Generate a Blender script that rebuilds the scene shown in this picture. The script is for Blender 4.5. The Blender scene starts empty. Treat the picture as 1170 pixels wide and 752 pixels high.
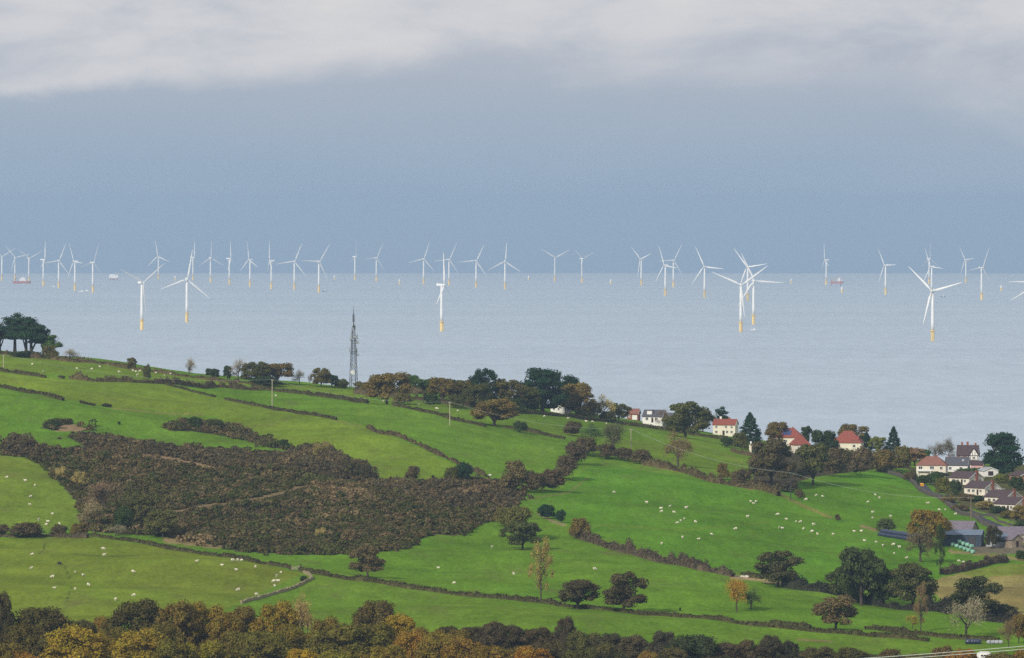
import bpy, math, random
import numpy as np
from mathutils import Vector, Matrix

# ------------------------------------------------------------------ camera, sky, sun, exposure
sc = bpy.context.scene
COL = sc.collection
F, PX0, EYE, CH, ER = 8000.0, 585.0, 230.7, 210.4, 4.06e6     # focal (px), centre column, eye level row, camera height, sea radius
rad = math.radians

cam_d = bpy.data.cameras.new('camera')
cam = bpy.data.objects.new('camera', cam_d)
COL.objects.link(cam)
cam.location = (0, 0, CH)
cam.rotation_euler = (rad(90), 0, 0)
cam_d.sensor_width = 36.0
cam_d.lens = 36.0 * F / 1170.0
cam_d.shift_y = -(376.0 - EYE) / 1170.0
cam_d.clip_start, cam_d.clip_end = 5.0, 200000.0
sc.camera = cam

SUN_EL, SUN_AZ = 30.0, 215.0      # compass-like: 0 = +Y, clockwise; the sun stands behind the camera on the left
world = bpy.data.worlds.new('World')
sc.world = world
world.use_nodes = True
wn, wl = world.node_tree.nodes, world.node_tree.links
wn.clear()


def node(tree, kind, **kw):
    n = tree.nodes.new(kind)
    for k, v in kw.items():
        setattr(n, k, v)
    return n


def wmath(op, a, b=None, clamp=False):
    n = node(world.node_tree, 'ShaderNodeMath', operation=op, use_clamp=clamp)
    for i, v in enumerate((a, b)):
        if v is None:
            continue
        if isinstance(v, (int, float)):
            n.inputs[i].default_value = v
        else:
            wl.new(v, n.inputs[i])
    return n.outputs[0]


def wramp(fac, stops):
    r = wn.new('ShaderNodeValToRGB')
    while len(r.color_ramp.elements) < len(stops):
        r.color_ramp.elements.new(0.5)
    for e, (p, c) in zip(r.color_ramp.elements, stops):
        e.position = p
        e.color = (*c, 1)
    wl.new(fac, r.inputs[0])
    return r.outputs[0]


def wmix(fac, a, b):
    m = wn.new('ShaderNodeMix')
    m.data_type = 'RGBA'
    if isinstance(fac, (int, float)):
        m.inputs[0].default_value = fac
    else:
        wl.new(fac, m.inputs[0])
    for i, v in ((6, a), (7, b)):
        if isinstance(v, tuple):
            m.inputs[i].default_value = (*v, 1)
        else:
            wl.new(v, m.inputs[i])
    return m.outputs[2]


tc = wn.new('ShaderNodeTexCoord')
sep = wn.new('ShaderNodeSeparateXYZ')
wl.new(tc.outputs['Generated'], sep.inputs[0])
Z = sep.outputs[2]
sky = wn.new('ShaderNodeTexSky')
sky.sky_type = 'NISHITA'
sky.sun_disc = False
sky.sun_elevation = rad(SUN_EL)
sky.sun_rotation = rad(SUN_AZ)
WS = 0.10
k = 1.0 / WS


def noise(scale_xyz, detail, rough, distort=0.0):
    mp = wn.new('ShaderNodeMapping')
    mp.inputs['Scale'].default_value = scale_xyz
    wl.new(tc.outputs['Generated'], mp.inputs[0])
    n = wn.new('ShaderNodeTexNoise')
    n.inputs['Scale'].default_value = 1.0
    n.inputs['Detail'].default_value = detail
    n.inputs['Roughness'].default_value = rough
    n.inputs['Distortion'].default_value = distort
    wl.new(mp.outputs[0], n.inputs['Vector'])
    return n.outputs['Fac']


def C(r, g, b):
    """sRGB 0..255 to linear"""
    f = lambda v: ((v / 255 + 0.055) / 1.055) ** 2.4 if v > 10 else v / 255 / 12.92
    return (f(r), f(g), f(b))


def kc(c, s=1.0):
    return tuple(v * k * s for v in c)


# rain-dark band of distant cloud above the horizon, pale broken cloud deck over it, grey overcast with blue gaps higher up
low = wramp(wmath('DIVIDE', wmath('ADD', Z, 0.012), 0.05), [(0.0, C(146, 168, 191)), (0.22, C(148, 170, 192)),
            (0.36, C(154, 173, 193)), (0.50, C(163, 177, 193)), (0.62, C(172, 181, 194)), (1.0, C(180, 185, 194))])
patch = noise((14, 0, 60), 3, 0.5)
low = wmix(wmath('MULTIPLY', wmath('SUBTRACT', patch, 0.38, True), 1.3, True), low, C(172, 182, 197))
n_edge = noise((24, 0, 70), 7, 0.6, 0.3)
n_puff = noise((30, 0, 78), 8, 0.58, 0.3)
dx_ = wmath('ADD', sep.outputs[0], 0.004)
base_ = wmath('SUBTRACT', 0.0182, wmath('MULTIPLY', wmath('MULTIPLY', dx_, dx_), 0.95))
base_.node.inputs[0].default_value = 0.0182
edge = wmath('ADD', wmath('SUBTRACT', Z, base_), wmath('MULTIPLY', wmath('SUBTRACT', n_edge, 0.5), 0.017))
ss = wn.new('ShaderNodeMapRange'); ss.interpolation_type = 'SMOOTHSTEP'
wl.new(wmath('MULTIPLY', wmath('ADD', sep.outputs[0], 0.073), -0.035), ss.inputs[1])
wl.new(wmath('ADD', wmath('MULTIPLY', wmath('ADD', sep.outputs[0], 0.073), 0.05), 0.0035), ss.inputs[2])
wl.new(edge, ss.inputs[0])
deck_f = ss.outputs[0]
deck_c = wramp(n_puff, [(0.30, C(174, 182, 195)), (0.43, C(193, 197, 205)), (0.53, C(206, 207, 211)), (0.68, C(216, 215, 216))])
vis = wmix(deck_f, low, deck_c)
over = wramp(noise((3, 3, 5), 6, 0.55), [(0.30, C(176, 184, 200)), (0.52, C(214, 217, 221)), (0.75, C(235, 236, 236))])
over_k = wn.new('ShaderNodeVectorMath'); over_k.operation = 'SCALE'; over_k.inputs[3].default_value = k
wl.new(over, over_k.inputs[0])
vis_k = wn.new('ShaderNodeVectorMath'); vis_k.operation = 'SCALE'; vis_k.inputs[3].default_value = k
wl.new(vis, vis_k.inputs[0])
upper = wmix(0.25, over_k.outputs[0], sky.outputs[0])
hi = wmath('DIVIDE', wmath('SUBTRACT', Z, 0.045), 0.10, True)
final = wmix(hi, vis_k.outputs[0], upper)
bg = wn.new('ShaderNodeBackground')
bg.inputs[1].default_value = WS
wl.new(final, bg.inputs[0])
wo = wn.new('ShaderNodeOutputWorld')
wl.new(bg.outputs[0], wo.inputs[0])

sun_d = bpy.data.lights.new('sun', 'SUN')
sun_d.energy = 3.4
sun_d.angle = rad(5)
sun_d.color = (1.0, 0.93, 0.82)
sun = bpy.data.objects.new('sun', sun_d)
COL.objects.link(sun)
sd = Vector((math.sin(rad(SUN_AZ)) * math.cos(rad(SUN_EL)), math.cos(rad(SUN_AZ)) * math.cos(rad(SUN_EL)), math.sin(rad(SUN_EL))))
sun.rotation_euler = sd.to_track_quat('Z', 'Y').to_euler()

sc.view_settings.view_transform = 'Standard'
sc.view_settings.look = 'None'
sc.view_settings.gamma = 1.0
sc.view_settings.exposure = 0.0
sc.render.engine = 'CYCLES'
sc.cycles.max_bounces = 5
sc.cycles.diffuse_bounces = 2
sc.cycles.glossy_bounces = 2
sc.cycles.volume_bounces = 0
sc.cycles.use_denoising = False

# ------------------------------------------------------------------ small helpers
rng = np.random.default_rng(7)
random.seed(7)
MATS = {}


def tag(o, label, cat, group=None, kind=None):
    if label:
        o['label'] = label
    if cat:
        o['category'] = cat
    if group:
        o['group'] = group
    if kind:
        o['kind'] = kind
    return o


def empty(name, loc, rz=0.0):
    o = bpy.data.objects.new(name, None)
    COL.objects.link(o)
    o.location = loc
    o.rotation_euler = (0, 0, rz)
    o.empty_display_size = 0.5
    return o


def link(name, me, parent=None, loc=(0, 0, 0), rot=(0, 0, 0), scale=(1, 1, 1), color=None):
    o = bpy.data.objects.new(name, me)
    COL.objects.link(o)
    o.location, o.rotation_euler, o.scale = loc, rot, scale
    if parent is not None:
        o.parent = parent
    if color is not None:
        o.color = (*color, 1)
    return o


def mk(name, V, Q, mat=None, cols=None, smooth=False):
    """numpy vertices and quads (or a list of index lists) to a mesh"""
    me = bpy.data.meshes.new(name)
    V = np.asarray(V, dtype=np.float32)
    if isinstance(Q, np.ndarray):
        me.vertices.add(len(V))
        me.vertices.foreach_set('co', V.ravel())
        me.loops.add(Q.size)
        me.loops.foreach_set('vertex_index', Q.astype(np.int32).ravel())
        me.polygons.add(len(Q))
        me.polygons.foreach_set('loop_start', np.arange(0, Q.size, Q.shape[1], dtype=np.int32))
        me.update(calc_edges=True)
        me.validate()
    else:
        me.from_pydata(V.tolist(), [], [list(q) for q in Q])
        me.update()
    if cols is not None:
        a = me.color_attributes.new('Col', 'FLOAT_COLOR', 'POINT')
        c4 = np.ones((len(V), 4), dtype=np.float32)
        c4[:, :3] = cols
        a.data.foreach_set('color', c4.ravel())
    if smooth:
        me.polygons.foreach_set('use_smooth', np.ones(len(me.polygons), dtype=bool))
    if mat is not None:
        me.materials.append(mat)
    return me


class MB:
    """collects boxes, tubes and free faces into one mesh"""

    def __init__(self):
        self.v, self.f = [], []

    def add(self, vs, fs):
        o = len(self.v)
        self.v += [tuple(p) for p in vs]
        self.f += [[i + o for i in q] for q in fs]
        return self

    def box(self, x0, x1, y0, y1, z0, z1):
        return self.add([(x0, y0, z0), (x1, y0, z0), (x1, y1, z0), (x0, y1, z0), (x0, y0, z1), (x1, y0, z1), (x1, y1, z1), (x0, y1, z1)],
                        [(0, 3, 2, 1), (4, 5, 6, 7), (0, 1, 5, 4), (1, 2, 6, 5), (2, 3, 7, 6), (3, 0, 4, 7)])

    def tube(self, pts, rs, n=6, cap=True):
        pts = [Vector(p) for p in pts]
        rings = []
        for i, p in enumerate(pts):
            d = (pts[min(i + 1, len(pts) - 1)] - pts[max(i - 1, 0)]).normalized()
            u = d.cross(Vector((0.31, 0.95, 0.05)))
            if u.length < 1e-3:
                u = d.cross(Vector((1, 0, 0)))
            u.normalize()
            w = d.cross(u)
            r = rs[i] if hasattr(rs, '__len__') else rs
            rings.append([p + (u * math.cos(2 * math.pi * j / n) + w * math.sin(2 * math.pi * j / n)) * r for j in range(n)])
        vs = [q for ring in rings for q in ring]
        fs = [(i * n + j, i * n + (j + 1) % n, (i + 1) * n + (j + 1) % n, (i + 1) * n + j) for i in range(len(pts) - 1) for j in range(n)]
        if cap:
            fs += [tuple(range(n - 1, -1, -1)), tuple((len(pts) - 1) * n + j for j in range(n))]
        return self.add(vs, fs)

    def mesh(self, name, mat, smooth=False):
        me = bpy.data.meshes.new(name)
        me.from_pydata([tuple(p) for p in self.v], [], self.f)
        me.update()
        if smooth:
            me.polygons.foreach_set('use_smooth', np.ones(len(me.polygons), dtype=bool))
        me.materials.append(mat)
        return me


# ------------------------------------------------------------------ materials
def material(name, color, rough=0.8, spec=0.2, var=0.25, scale=1.0, bump=0.0, coords='Object', source=None, metallic=0.0, island=0.0,
             trans=0.0, detail=5):
    """procedural: base colour broken up by two noises (and by the random value of each leaf), optional bump.
    source: None, 'object' (the object's own colour) or 'vertex' (the Col attribute)"""
    m = bpy.data.materials.new(name)
    m.use_nodes = True
    t = m.node_tree
    N, L = t.nodes, t.links
    b = N['Principled BSDF']
    b.inputs['Roughness'].default_value = rough
    b.inputs['Specular IOR Level'].default_value = spec
    b.inputs['Metallic'].default_value = metallic
    co = N.new('ShaderNodeTexCoord')
    n1 = N.new('ShaderNodeTexNoise')
    n1.inputs['Scale'].default_value = scale
    n1.inputs['Detail'].default_value = detail
    n1.inputs['Roughness'].default_value = 0.6
    L.new(co.outputs[coords], n1.inputs['Vector'])
    mr = N.new('ShaderNodeMapRange')
    mr.inputs[1].default_value, mr.inputs[2].default_value = 0.3, 0.7
    mr.inputs[3].default_value, mr.inputs[4].default_value = 1 - var, 1 + var
    L.new(n1.outputs['Fac'], mr.inputs[0])
    fac = mr.outputs[0]
    if island:
        g = N.new('ShaderNodeNewGeometry')
        mi = N.new('ShaderNodeMapRange')
        mi.inputs[3].default_value, mi.inputs[4].default_value = 1 - island, 1 + island
        L.new(g.outputs['Random Per Island'], mi.inputs[0])
        mm = N.new('ShaderNodeMath'); mm.operation = 'MULTIPLY'
        L.new(fac, mm.inputs[0]); L.new(mi.outputs[0], mm.inputs[1])
        fac = mm.outputs[0]
    vm = N.new('ShaderNodeVectorMath'); vm.operation = 'SCALE'
    if source == 'object':
        oi = N.new('ShaderNodeObjectInfo')
        hs = N.new('ShaderNodeHueSaturation')
        n2 = N.new('ShaderNodeTexNoise')
        n2.inputs['Scale'].default_value = scale * 0.7
        L.new(co.outputs[coords], n2.inputs['Vector'])
        mh = N.new('ShaderNodeMapRange')
        mh.inputs[1].default_value, mh.inputs[2].default_value = 0.3, 0.7
        mh.inputs[3].default_value, mh.inputs[4].default_value = 0.488, 0.522
        L.new(n2.outputs['Fac'], mh.inputs[0]); L.new(mh.outputs[0], hs.inputs['Hue'])
        L.new(oi.outputs['Color'], hs.inputs['Color']); L.new(hs.outputs[0], vm.inputs[0])
    elif source == 'vertex':
        at = N.new('ShaderNodeVertexColor'); at.layer_name = 'Col'
        L.new(at.outputs[0], vm.inputs[0])
    else:
        vm.inputs[0].default_value = color
    L.new(fac, vm.inputs['Scale'])
    L.new(vm.outputs[0], b.inputs['Base Color'])
    if bump:
        bp = N.new('ShaderNodeBump')
        bp.inputs['Strength'].default_value = bump
        L.new(n1.outputs['Fac'], bp.inputs['Height']); L.new(bp.outputs[0], b.inputs['Normal'])
    if trans:
        tr = N.new('ShaderNodeBsdfTranslucent')
        ms = N.new('ShaderNodeMixShader'); ms.inputs[0].default_value = trans
        L.new(vm.outputs[0], tr.inputs[0])
        L.new(b.outputs[0], ms.inputs[1]); L.new(tr.outputs[0], ms.inputs[2])
        L.new(ms.outputs[0], N['Material Output'].inputs[0])
    return m


M_LEAF = material('foliage', None, 0.9, 0.05, 0.30, 5.0, source='object', island=0.32, trans=0.28)
M_HEDGE = material('hedge_foliage', None, 0.95, 0.05, 0.35, 0.35, source='object', island=0.3, trans=0.2)
M_SCRUB = material('scrub_foliage', None, 0.95, 0.04, 0.26, 0.12, source='vertex', island=0.12, trans=0.25)
M_BARK = material('bark', (0.075, 0.06, 0.048), 0.9, 0.1, 0.3, 8.0)
M_TWIG = material('twigs', None, 0.9, 0.1, 0.2, 4.0, source='object', island=0.3)
M_WHITE = material('turbine_white', (0.80, 0.79, 0.76), 0.45, 0.4, 0.04, 0.1)
M_YELLOW = material('turbine_yellow', (0.84, 0.62, 0.24), 0.55, 0.3, 0.15, 0.3)
M_STEEL = material('galvanised_steel', (0.045, 0.045, 0.048), 0.6, 0.3, 0.2, 1.0)
M_POLE = material('weathered_pole', (0.42, 0.37, 0.27), 0.9, 0.1, 0.2, 2.0)
M_WIRE = material('cable', (0.38, 0.42, 0.38), 0.6, 0.3, 0.1, 1.0)
M_WOOL = material('wool', (0.66, 0.60, 0.48), 0.95, 0.05, 0.12, 6.0, bump=0.3)
M_DARKWOOL = material('dark_wool', (0.05, 0.045, 0.04), 0.95, 0.05, 0.12, 6.0)
M_RENDER = material('cream_render', (0.72, 0.66, 0.54), 0.85, 0.2, 0.08, 0.6)
M_WHITEWASH = material('white_render', (0.78, 0.76, 0.72), 0.85, 0.2, 0.07, 0.6)
M_PINK = material('pink_render', (0.60, 0.36, 0.33), 0.85, 0.2, 0.08, 0.6)
M_BRICK = material('red_brick', (0.27, 0.105, 0.07), 0.9, 0.15, 0.2, 3.0)
M_ORBRICK = material('orange_brick', (0.40, 0.20, 0.11), 0.9, 0.15, 0.2, 3.0)
M_REDTILE = material('red_roof_tiles', (0.25, 0.072, 0.052), 0.85, 0.2, 0.22, 1.6, bump=0.3)
M_REDBROWN = material('red_brown_roof_tiles', (0.23, 0.105, 0.08), 0.85, 0.2, 0.22, 1.6, bump=0.3)
M_DARKTILE = material('dark_roof_tiles', (0.075, 0.052, 0.055), 0.85, 0.2, 0.22, 1.6, bump=0.3)
M_SLATE = material('slate', (0.085, 0.085, 0.10), 0.7, 0.3, 0.2, 1.6, bump=0.2)
M_PURPLE = material('purple_slate', (0.16, 0.135, 0.165), 0.7, 0.3, 0.2, 1.0, bump=0.2)
M_STONE = material('field_stone', (0.25, 0.20, 0.15), 0.95, 0.1, 0.4, 1.2, bump=0.5)
M_PALESTONE = material('pale_stone', (0.27, 0.225, 0.13), 0.95, 0.1, 0.4, 1.2, bump=0.5)
M_GLASS = material('window_glass', (0.03, 0.035, 0.04), 0.12, 0.5, 0.1, 1.0)
M_FRAME = material('window_frame_paint', (0.75, 0.74, 0.71), 0.5, 0.3, 0.03, 1.0)
M_TIMBER = material('dark_timber', (0.045, 0.032, 0.026), 0.8, 0.2, 0.2, 1.0)
M_BLUESHEET = material('blue_cladding', (0.034, 0.052, 0.082), 0.6, 0.3, 0.12, 0.5)
M_BLUEROOF = material('pale_blue_roof_sheets', (0.135, 0.175, 0.235), 0.6, 0.4, 0.12, 0.5)
M_LIGHTSHEET = material('grey_cladding', (0.34, 0.36, 0.37), 0.6, 0.3, 0.12, 0.5)
M_BALE = material('dark_blue_bale_wrap', (0.022, 0.03, 0.072), 0.32, 0.6, 0.25, 1.5, bump=0.3)
M_GREENBALE = material('green_bale_wrap', (0.20, 0.42, 0.31), 0.5, 0.5, 0.25, 1.2, bump=0.3)
M_PANEL = material('solar_panel', (0.05, 0.07, 0.16), 0.2, 0.5, 0.1, 1.0)
M_ORANGE = material('orange_yellow_plastic', (0.75, 0.36, 0.03), 0.5, 0.4, 0.08, 1.0)
M_REDHULL = material('red_hull', (0.42, 0.16, 0.13), 0.6, 0.3, 0.15, 0.1)
M_DARKHULL = material('dark_hull', (0.05, 0.055, 0.06), 0.6, 0.3, 0.15, 0.1)
M_ROAD = material('asphalt', (0.055, 0.052, 0.056), 0.9, 0.2, 0.2, 0.6)

# ------------------------------------------------------------------ the lie of the land


def pchip(xk, yk):
    xk, yk = np.array(xk, float), np.array(yk, float)
    h = np.diff(xk); d = np.diff(yk) / h
    m = np.zeros(len(xk))
    m[1:-1] = np.where(d[:-1] * d[1:] > 0, 2 * d[:-1] * d[1:] / (d[:-1] + d[1:] + 1e-12), 0)
    m[0], m[-1] = d[0], d[-1]

    def f(x):
        x = np.clip(np.asarray(x, float), xk[0], xk[-1])
        i = np.clip(np.searchsorted(xk, x) - 1, 0, len(h) - 1)
        t = (x - xk[i]) / h[i]
        return ((2 * t**3 - 3 * t**2 + 1) * yk[i] + (t**3 - 2 * t**2 + t) * h[i] * m[i] + (-2 * t**3 + 3 * t**2) * yk[i + 1] + (t**3 - t**2) * h[i] * m[i + 1])
    return f


crest = pchip([-700, -200, 0, 100, 200, 300, 400, 450, 530, 600, 700, 780, 830, 900, 1000, 1060, 1170, 1400, 1900],
              [392, 396, 404, 413, 427, 437, 441, 446, 456, 466, 479, 491, 500, 512, 522, 527, 532, 540, 548])
T_Y = pchip([1700, 1950, 2180, 2380, 2540, 2740, 3050], [0, 0.2, 0.4, 0.6, 0.75, 0.88, 1.0])
Y1 = 3050.0


def relief(x, y):
    s = np.sin
    return (1.7 * s(x / 31 + y / 47 + 1.3) * s(y / 39 - x / 83 + .4) + 0.9 * s(x / 17 - y / 61) * s(y / 27 + 2.1)
            + 0.12 * s(x / 5.1 + y / 8.3) + 0.10 * s(x / 3.7 - y / 11.9 + 1.7))


def ground_z(px, Y):
    """height of the land at the bearing that photo column px shows, Y metres out"""
    px, Y = np.broadcast_arrays(np.asarray(px, float), np.asarray(Y, float))
    cr = crest(px)
    Yc = np.clip(Y, 1700, Y1)
    row = 752 - (752 - cr) * T_Y(Yc)
    z = CH - Yc * (row - EYE) / F
    row2 = 752 - (752 - cr) * T_Y(np.full_like(Y, Y1 - 20))
    slope = (CH - Y1 * (cr - EYE) / F - (CH - (Y1 - 20) * (row2 - EYE) / F)) / 20
    d = np.maximum(Y - Y1, 0)
    z = z + slope * 60 * (1 - np.exp(-d / 60)) - 0.14 * (d - 150 * (1 - np.exp(-d / 150)))
    z = z - 0.012 * np.maximum(1700 - Y, 0)
    x = (px - PX0) / F * Y
    return z + relief(x, Y) * np.clip(1 - d / 900, 0, 1)


_YS = np.linspace(1250, 3400, 2600)


def P(px, py, back=0.0):
    """the point of the land that photo pixel (px, py) shows, pushed back metres further out"""
    zz = ground_z(px, _YS)
    rows = EYE + F * (CH - zz) / _YS
    hit = np.nonzero(rows <= py)[0]
    if len(hit) and hit[0] > 0:
        i = hit[0]
        t = (rows[i - 1] - py) / (rows[i - 1] - rows[i] + 1e-9)
        Y = _YS[i - 1] + t * (_YS[i] - _YS[i - 1])
    else:
        Y = Y1 + 3.0 * max(float(crest(px)) - py, 0.0)
    Y += back
    return Vector(((px - PX0) / F * Y, Y, float(ground_z(px, Y))))


def land(x, y):
    return float(ground_z(PX0 + F * x / y, y))


def inside(poly, X, Yv):
    poly = np.array(poly, float)
    r = np.zeros(X.shape, bool)
    j = len(poly) - 1
    for i in range(len(poly)):
        xi, yi, xj, yj = poly[i][0], poly[i][1], poly[j][0], poly[j][1]
        c = ((yi > Yv) != (yj > Yv)) & (X < (xj - xi) * (Yv - yi) / (yj - yi + 1e-12) + xi)
        r ^= c
        j = i
    return r


def near_line(line, X, Yv, w, ky=1.0):
    """mask of points closer than w to a polyline (vertical distances weighted by ky)"""
    r = np.full(X.shape, 1e9)
    for (ax, ay), (bx, by) in zip(line[:-1], line[1:]):
        dx, dy = bx - ax, (by - ay) * ky
        t = np.clip(((X - ax) * dx + (Yv - ay) * ky * dy) / (dx * dx + dy * dy), 0, 1)
        r = np.minimum(r, np.hypot(X - ax - t * dx, (Yv - ay) * ky - t * dy))
    return r < w


SCRUB_MAIN = [(0, 502), (22, 500), (40, 506), (60, 512), (95, 511), (80, 499), (104, 496), (140, 503), (200, 512), (260, 515), (324, 519), (345, 512),
              (372, 509), (400, 528), (421, 531), (432, 551), (470, 552), (545, 549), (580, 553), (600, 565), (592, 578), (575, 592), (548, 600), (530, 612),
              (500, 611), (478, 616), (470, 627), (430, 631), (380, 634), (330, 634), (270, 630), (210, 618), (190, 612), (140, 611), (96, 606),
              (92, 588), (86, 570), (68, 552), (48, 532), (28, 523), (0, 520)]
SCRUB_BANK = [(186, 488), (200, 484), (216, 482), (248, 483), (270, 491), (300, 501), (328, 510), (340, 515), (310, 512), (282, 504), (250, 497), (220, 493), (195, 492)]
SCRUB_KNOLL = [(47, 489), (58, 481), (68, 479), (76, 482), (96, 488), (108, 492), (85, 493), (60, 492)]
SCRUBS = [SCRUB_MAIN, SCRUB_BANK, SCRUB_KNOLL]
PATH_SCRUB = [(120, 588), (200, 584), (240, 577), (285, 571), (320, 563), (340, 557), (352, 555)]
BARE = [[(62, 487), (80, 484), (100, 490), (92, 493), (64, 493)], [(120, 508), (150, 516), (172, 519), (205, 524), (235, 531), (262, 539), (225, 534), (195, 527), (165, 522), (130, 513)]]
SCRUB_TAN = [[(340, 556), (380, 552), (420, 553), (425, 562), (400, 572), (360, 565)], [(470, 562), (520, 560), (560, 556), (556, 566), (500, 568)],
             [(196, 612), (245, 618), (240, 626), (200, 621)], [(380, 548), (430, 566), (440, 575), (410, 575)]]

GR = (0.101, 0.213, 0.017)
FIELDS = [  # (polygon in the photo, grass colour)
    ([(-60, 405), (0, 404), (300, 438), (420, 444), (420, 456), (300, 442), (190, 437), (0, 424), (-60, 420)], (0.129, 0.209, 0.021)),
    ([(-60, 424), (0, 426), (190, 440), (250, 455), (400, 482), (430, 490), (480, 512), (545, 545), (430, 550), (400, 528), (330, 508), (270, 486), (240, 474), (120, 464), (0, 442), (-60, 435)], (0.140, 0.227, 0.021)),
    ([(-60, 440), (0, 442), (120, 464), (230, 474), (190, 488), (324, 518), (200, 512), (80, 497), (0, 502), (-60, 505)], (0.101, 0.218, 0.018)),
    ([(420, 455), (560, 488), (655, 505), (640, 530), (600, 548), (556, 543), (480, 508), (400, 480)], (0.109, 0.218, 0.019)),
    ([(430, 450), (560, 468), (700, 480), (840, 502), (870, 520), (860, 550), (720, 528), (655, 500), (560, 486), (450, 462)], (0.113, 0.202, 0.019)),
    ([(590, 568), (640, 560), (680, 528), (800, 548), (900, 570), (1010, 600), (1120, 640), (1075, 660), (960, 668), (835, 655), (660, 605), (620, 585)], (0.084, 0.206, 0.015)),
    ([(880, 560), (930, 548), (1000, 538), (1040, 545), (1130, 600), (1160, 625), (1040, 620), (1000, 600), (950, 592)], (0.087, 0.213, 0.015)),
    ([(-60, 520), (0, 520), (28, 524), (48, 533), (68, 553), (86, 571), (92, 600), (60, 604), (0, 604), (-60, 604)], (0.134, 0.206, 0.023)),
    ([(-60, 616), (0, 616), (100, 613), (250, 634), (345, 655), (340, 668), (280, 690), (230, 712), (-60, 712)], (0.140, 0.202, 0.021)),
    ([(345, 655), (470, 672), (660, 694), (850, 713), (1060, 732), (1140, 740), (1140, 760), (400, 745), (250, 700), (280, 686)], (0.109, 0.209, 0.019)),
    ([(1060, 670), (1075, 660), (1150, 645), (1230, 640), (1230, 720), (1140, 705), (1080, 690)], (0.215, 0.195, 0.065)),
    ([(1090, 655), (1150, 645), (1230, 640), (1230, 652), (1120, 660)], (0.155, 0.206, 0.031)),
]
TRACKS = [([(890, 563), (905, 572), (925, 581), (950, 592)], 1.5, (0.18, 0.18, 0.055)), ([(985, 601), (1002, 606)], 2.0, (0.24, 0.21, 0.09)),
          ([(835, 659), (850, 660), (880, 664), (895, 667)], 2.5, (0.30, 0.24, 0.12)), ([(600, 571), (650, 563), (672, 545)], 1.0, (0.15, 0.19, 0.05)),
          ([(615, 587), (630, 595), (645, 600)], 1.6, (0.22, 0.20, 0.09)), ([(750, 534), (800, 543), (860, 560)], 1.2, (0.18, 0.18, 0.06)),
          ([(1085, 630), (1130, 634), (1170, 640)], 2.0, (0.22, 0.19, 0.08)), ([(190, 617), (250, 624)], 4.0, (0.27, 0.22, 0.10)),
          ([(912, 731), (950, 733)], 1.2, (0.20, 0.17, 0.07)),
          ([(52, 616), (50, 628), (44, 634)], .9, (0.085, 0.125, 0.02)), ([(74, 648), (80, 662), (81, 672), (76, 688)], 1.0, (0.085, 0.125, 0.02)), ([(84, 633), (120, 636), (160, 635)], .8, (0.10, 0.14, 0.024)),
          ([(430, 648), (520, 655), (600, 654)], .9, (0.085, 0.185, 0.02)), ([(690, 664), (760, 668), (830, 664)], .9, (0.08, 0.175, 0.02)), ([(612, 604), (700, 600), (780, 606), (880, 596)], .8, (0.115, 0.20, 0.022)),
          ([(128, 466), (180, 472), (232, 474)], 1.2, (0.17, 0.21, 0.045)), ([(385, 481), (410, 487)], 1.4, (0.15, 0.21, 0.04)), ([(560, 545), (600, 532), (640, 506)], .9, (0.13, 0.22, 0.03)),
          ([(760, 500), (810, 512), (850, 530)], .9, (0.14, 0.19, 0.035)), ([(880, 668), (990, 700), (1060, 716)], 1.0, (0.085, 0.18, 0.02)), ([(1095, 690), (1150, 672), (1180, 668)], 1.2, (0.20, 0.17, 0.07))]

u0 = np.concatenate([np.arange(-700, -60, 20), np.arange(-60, 1231, 2.4), np.arange(1240, 1900, 20)])
y0 = np.concatenate([np.linspace(120, 1250, 24)[:-1], np.arange(1250, 3160, 3.6), np.linspace(3165, 3600, 40), np.linspace(3630, 5600, 40)])
UU, YY = np.meshgrid(u0, y0)
ZZ = ground_z(UU, YY)
XX = (UU - PX0) / F * YY
rows = EYE + F * (CH - ZZ) / YY
gcol = np.empty(UU.shape + (3,), np.float32)
gcol[:] = GR
for poly, c in FIELDS:
    gcol[inside(poly, UU, rows) & (YY < Y1 + 10)] = c
vis_l = (YY < Y1 + 10)
for poly in SCRUBS:
    gcol[inside(poly, UU, rows) & vis_l] = (0.055, 0.048, 0.026)
for poly in BARE:
    gcol[inside(poly, UU, rows)] = (0.25, 0.185, 0.10)
gcol[near_line(PATH_SCRUB, UU, rows, 1.8)] = (0.19, 0.15, 0.075)
for line, w, c in TRACKS:
    gcol[near_line(line, UU, rows, w * 0.8)] = c
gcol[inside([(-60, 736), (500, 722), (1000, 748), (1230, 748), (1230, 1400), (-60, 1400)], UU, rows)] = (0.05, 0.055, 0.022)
gcol[inside([(1035, 535), (1180, 520), (1230, 600), (1170, 600), (1100, 578)], UU, rows) & vis_l] = (0.075, 0.085, 0.032)
gcol[inside([(860, 515), (1040, 520), (1040, 535), (1000, 536), (930, 545), (890, 558), (860, 552)], UU, rows) & vis_l] = (0.055, 0.05, 0.03)
gcol[inside([(1085, 622), (1180, 622), (1180, 634), (1120, 632)], UU, rows)] = (0.16, 0.15, 0.10)
nr, nc = UU.shape
idx = np.arange(nr * nc).reshape(nr, nc)
quads = np.stack([idx[:-1, :-1], idx[:-1, 1:], idx[1:, 1:], idx[1:, :-1]], -1).reshape(-1, 4)

M_GROUND = material('pasture', None, 1.0, 0.0, 0.16, 0.03, source='vertex')
t = M_GROUND.node_tree
N, L = t.nodes, t.links
co = N.new('ShaderNodeTexCoord')
vm = [n for n in N if n.type == 'VECT_MATH'][0]
prev = vm.inputs['Scale'].links[0].from_socket


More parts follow.
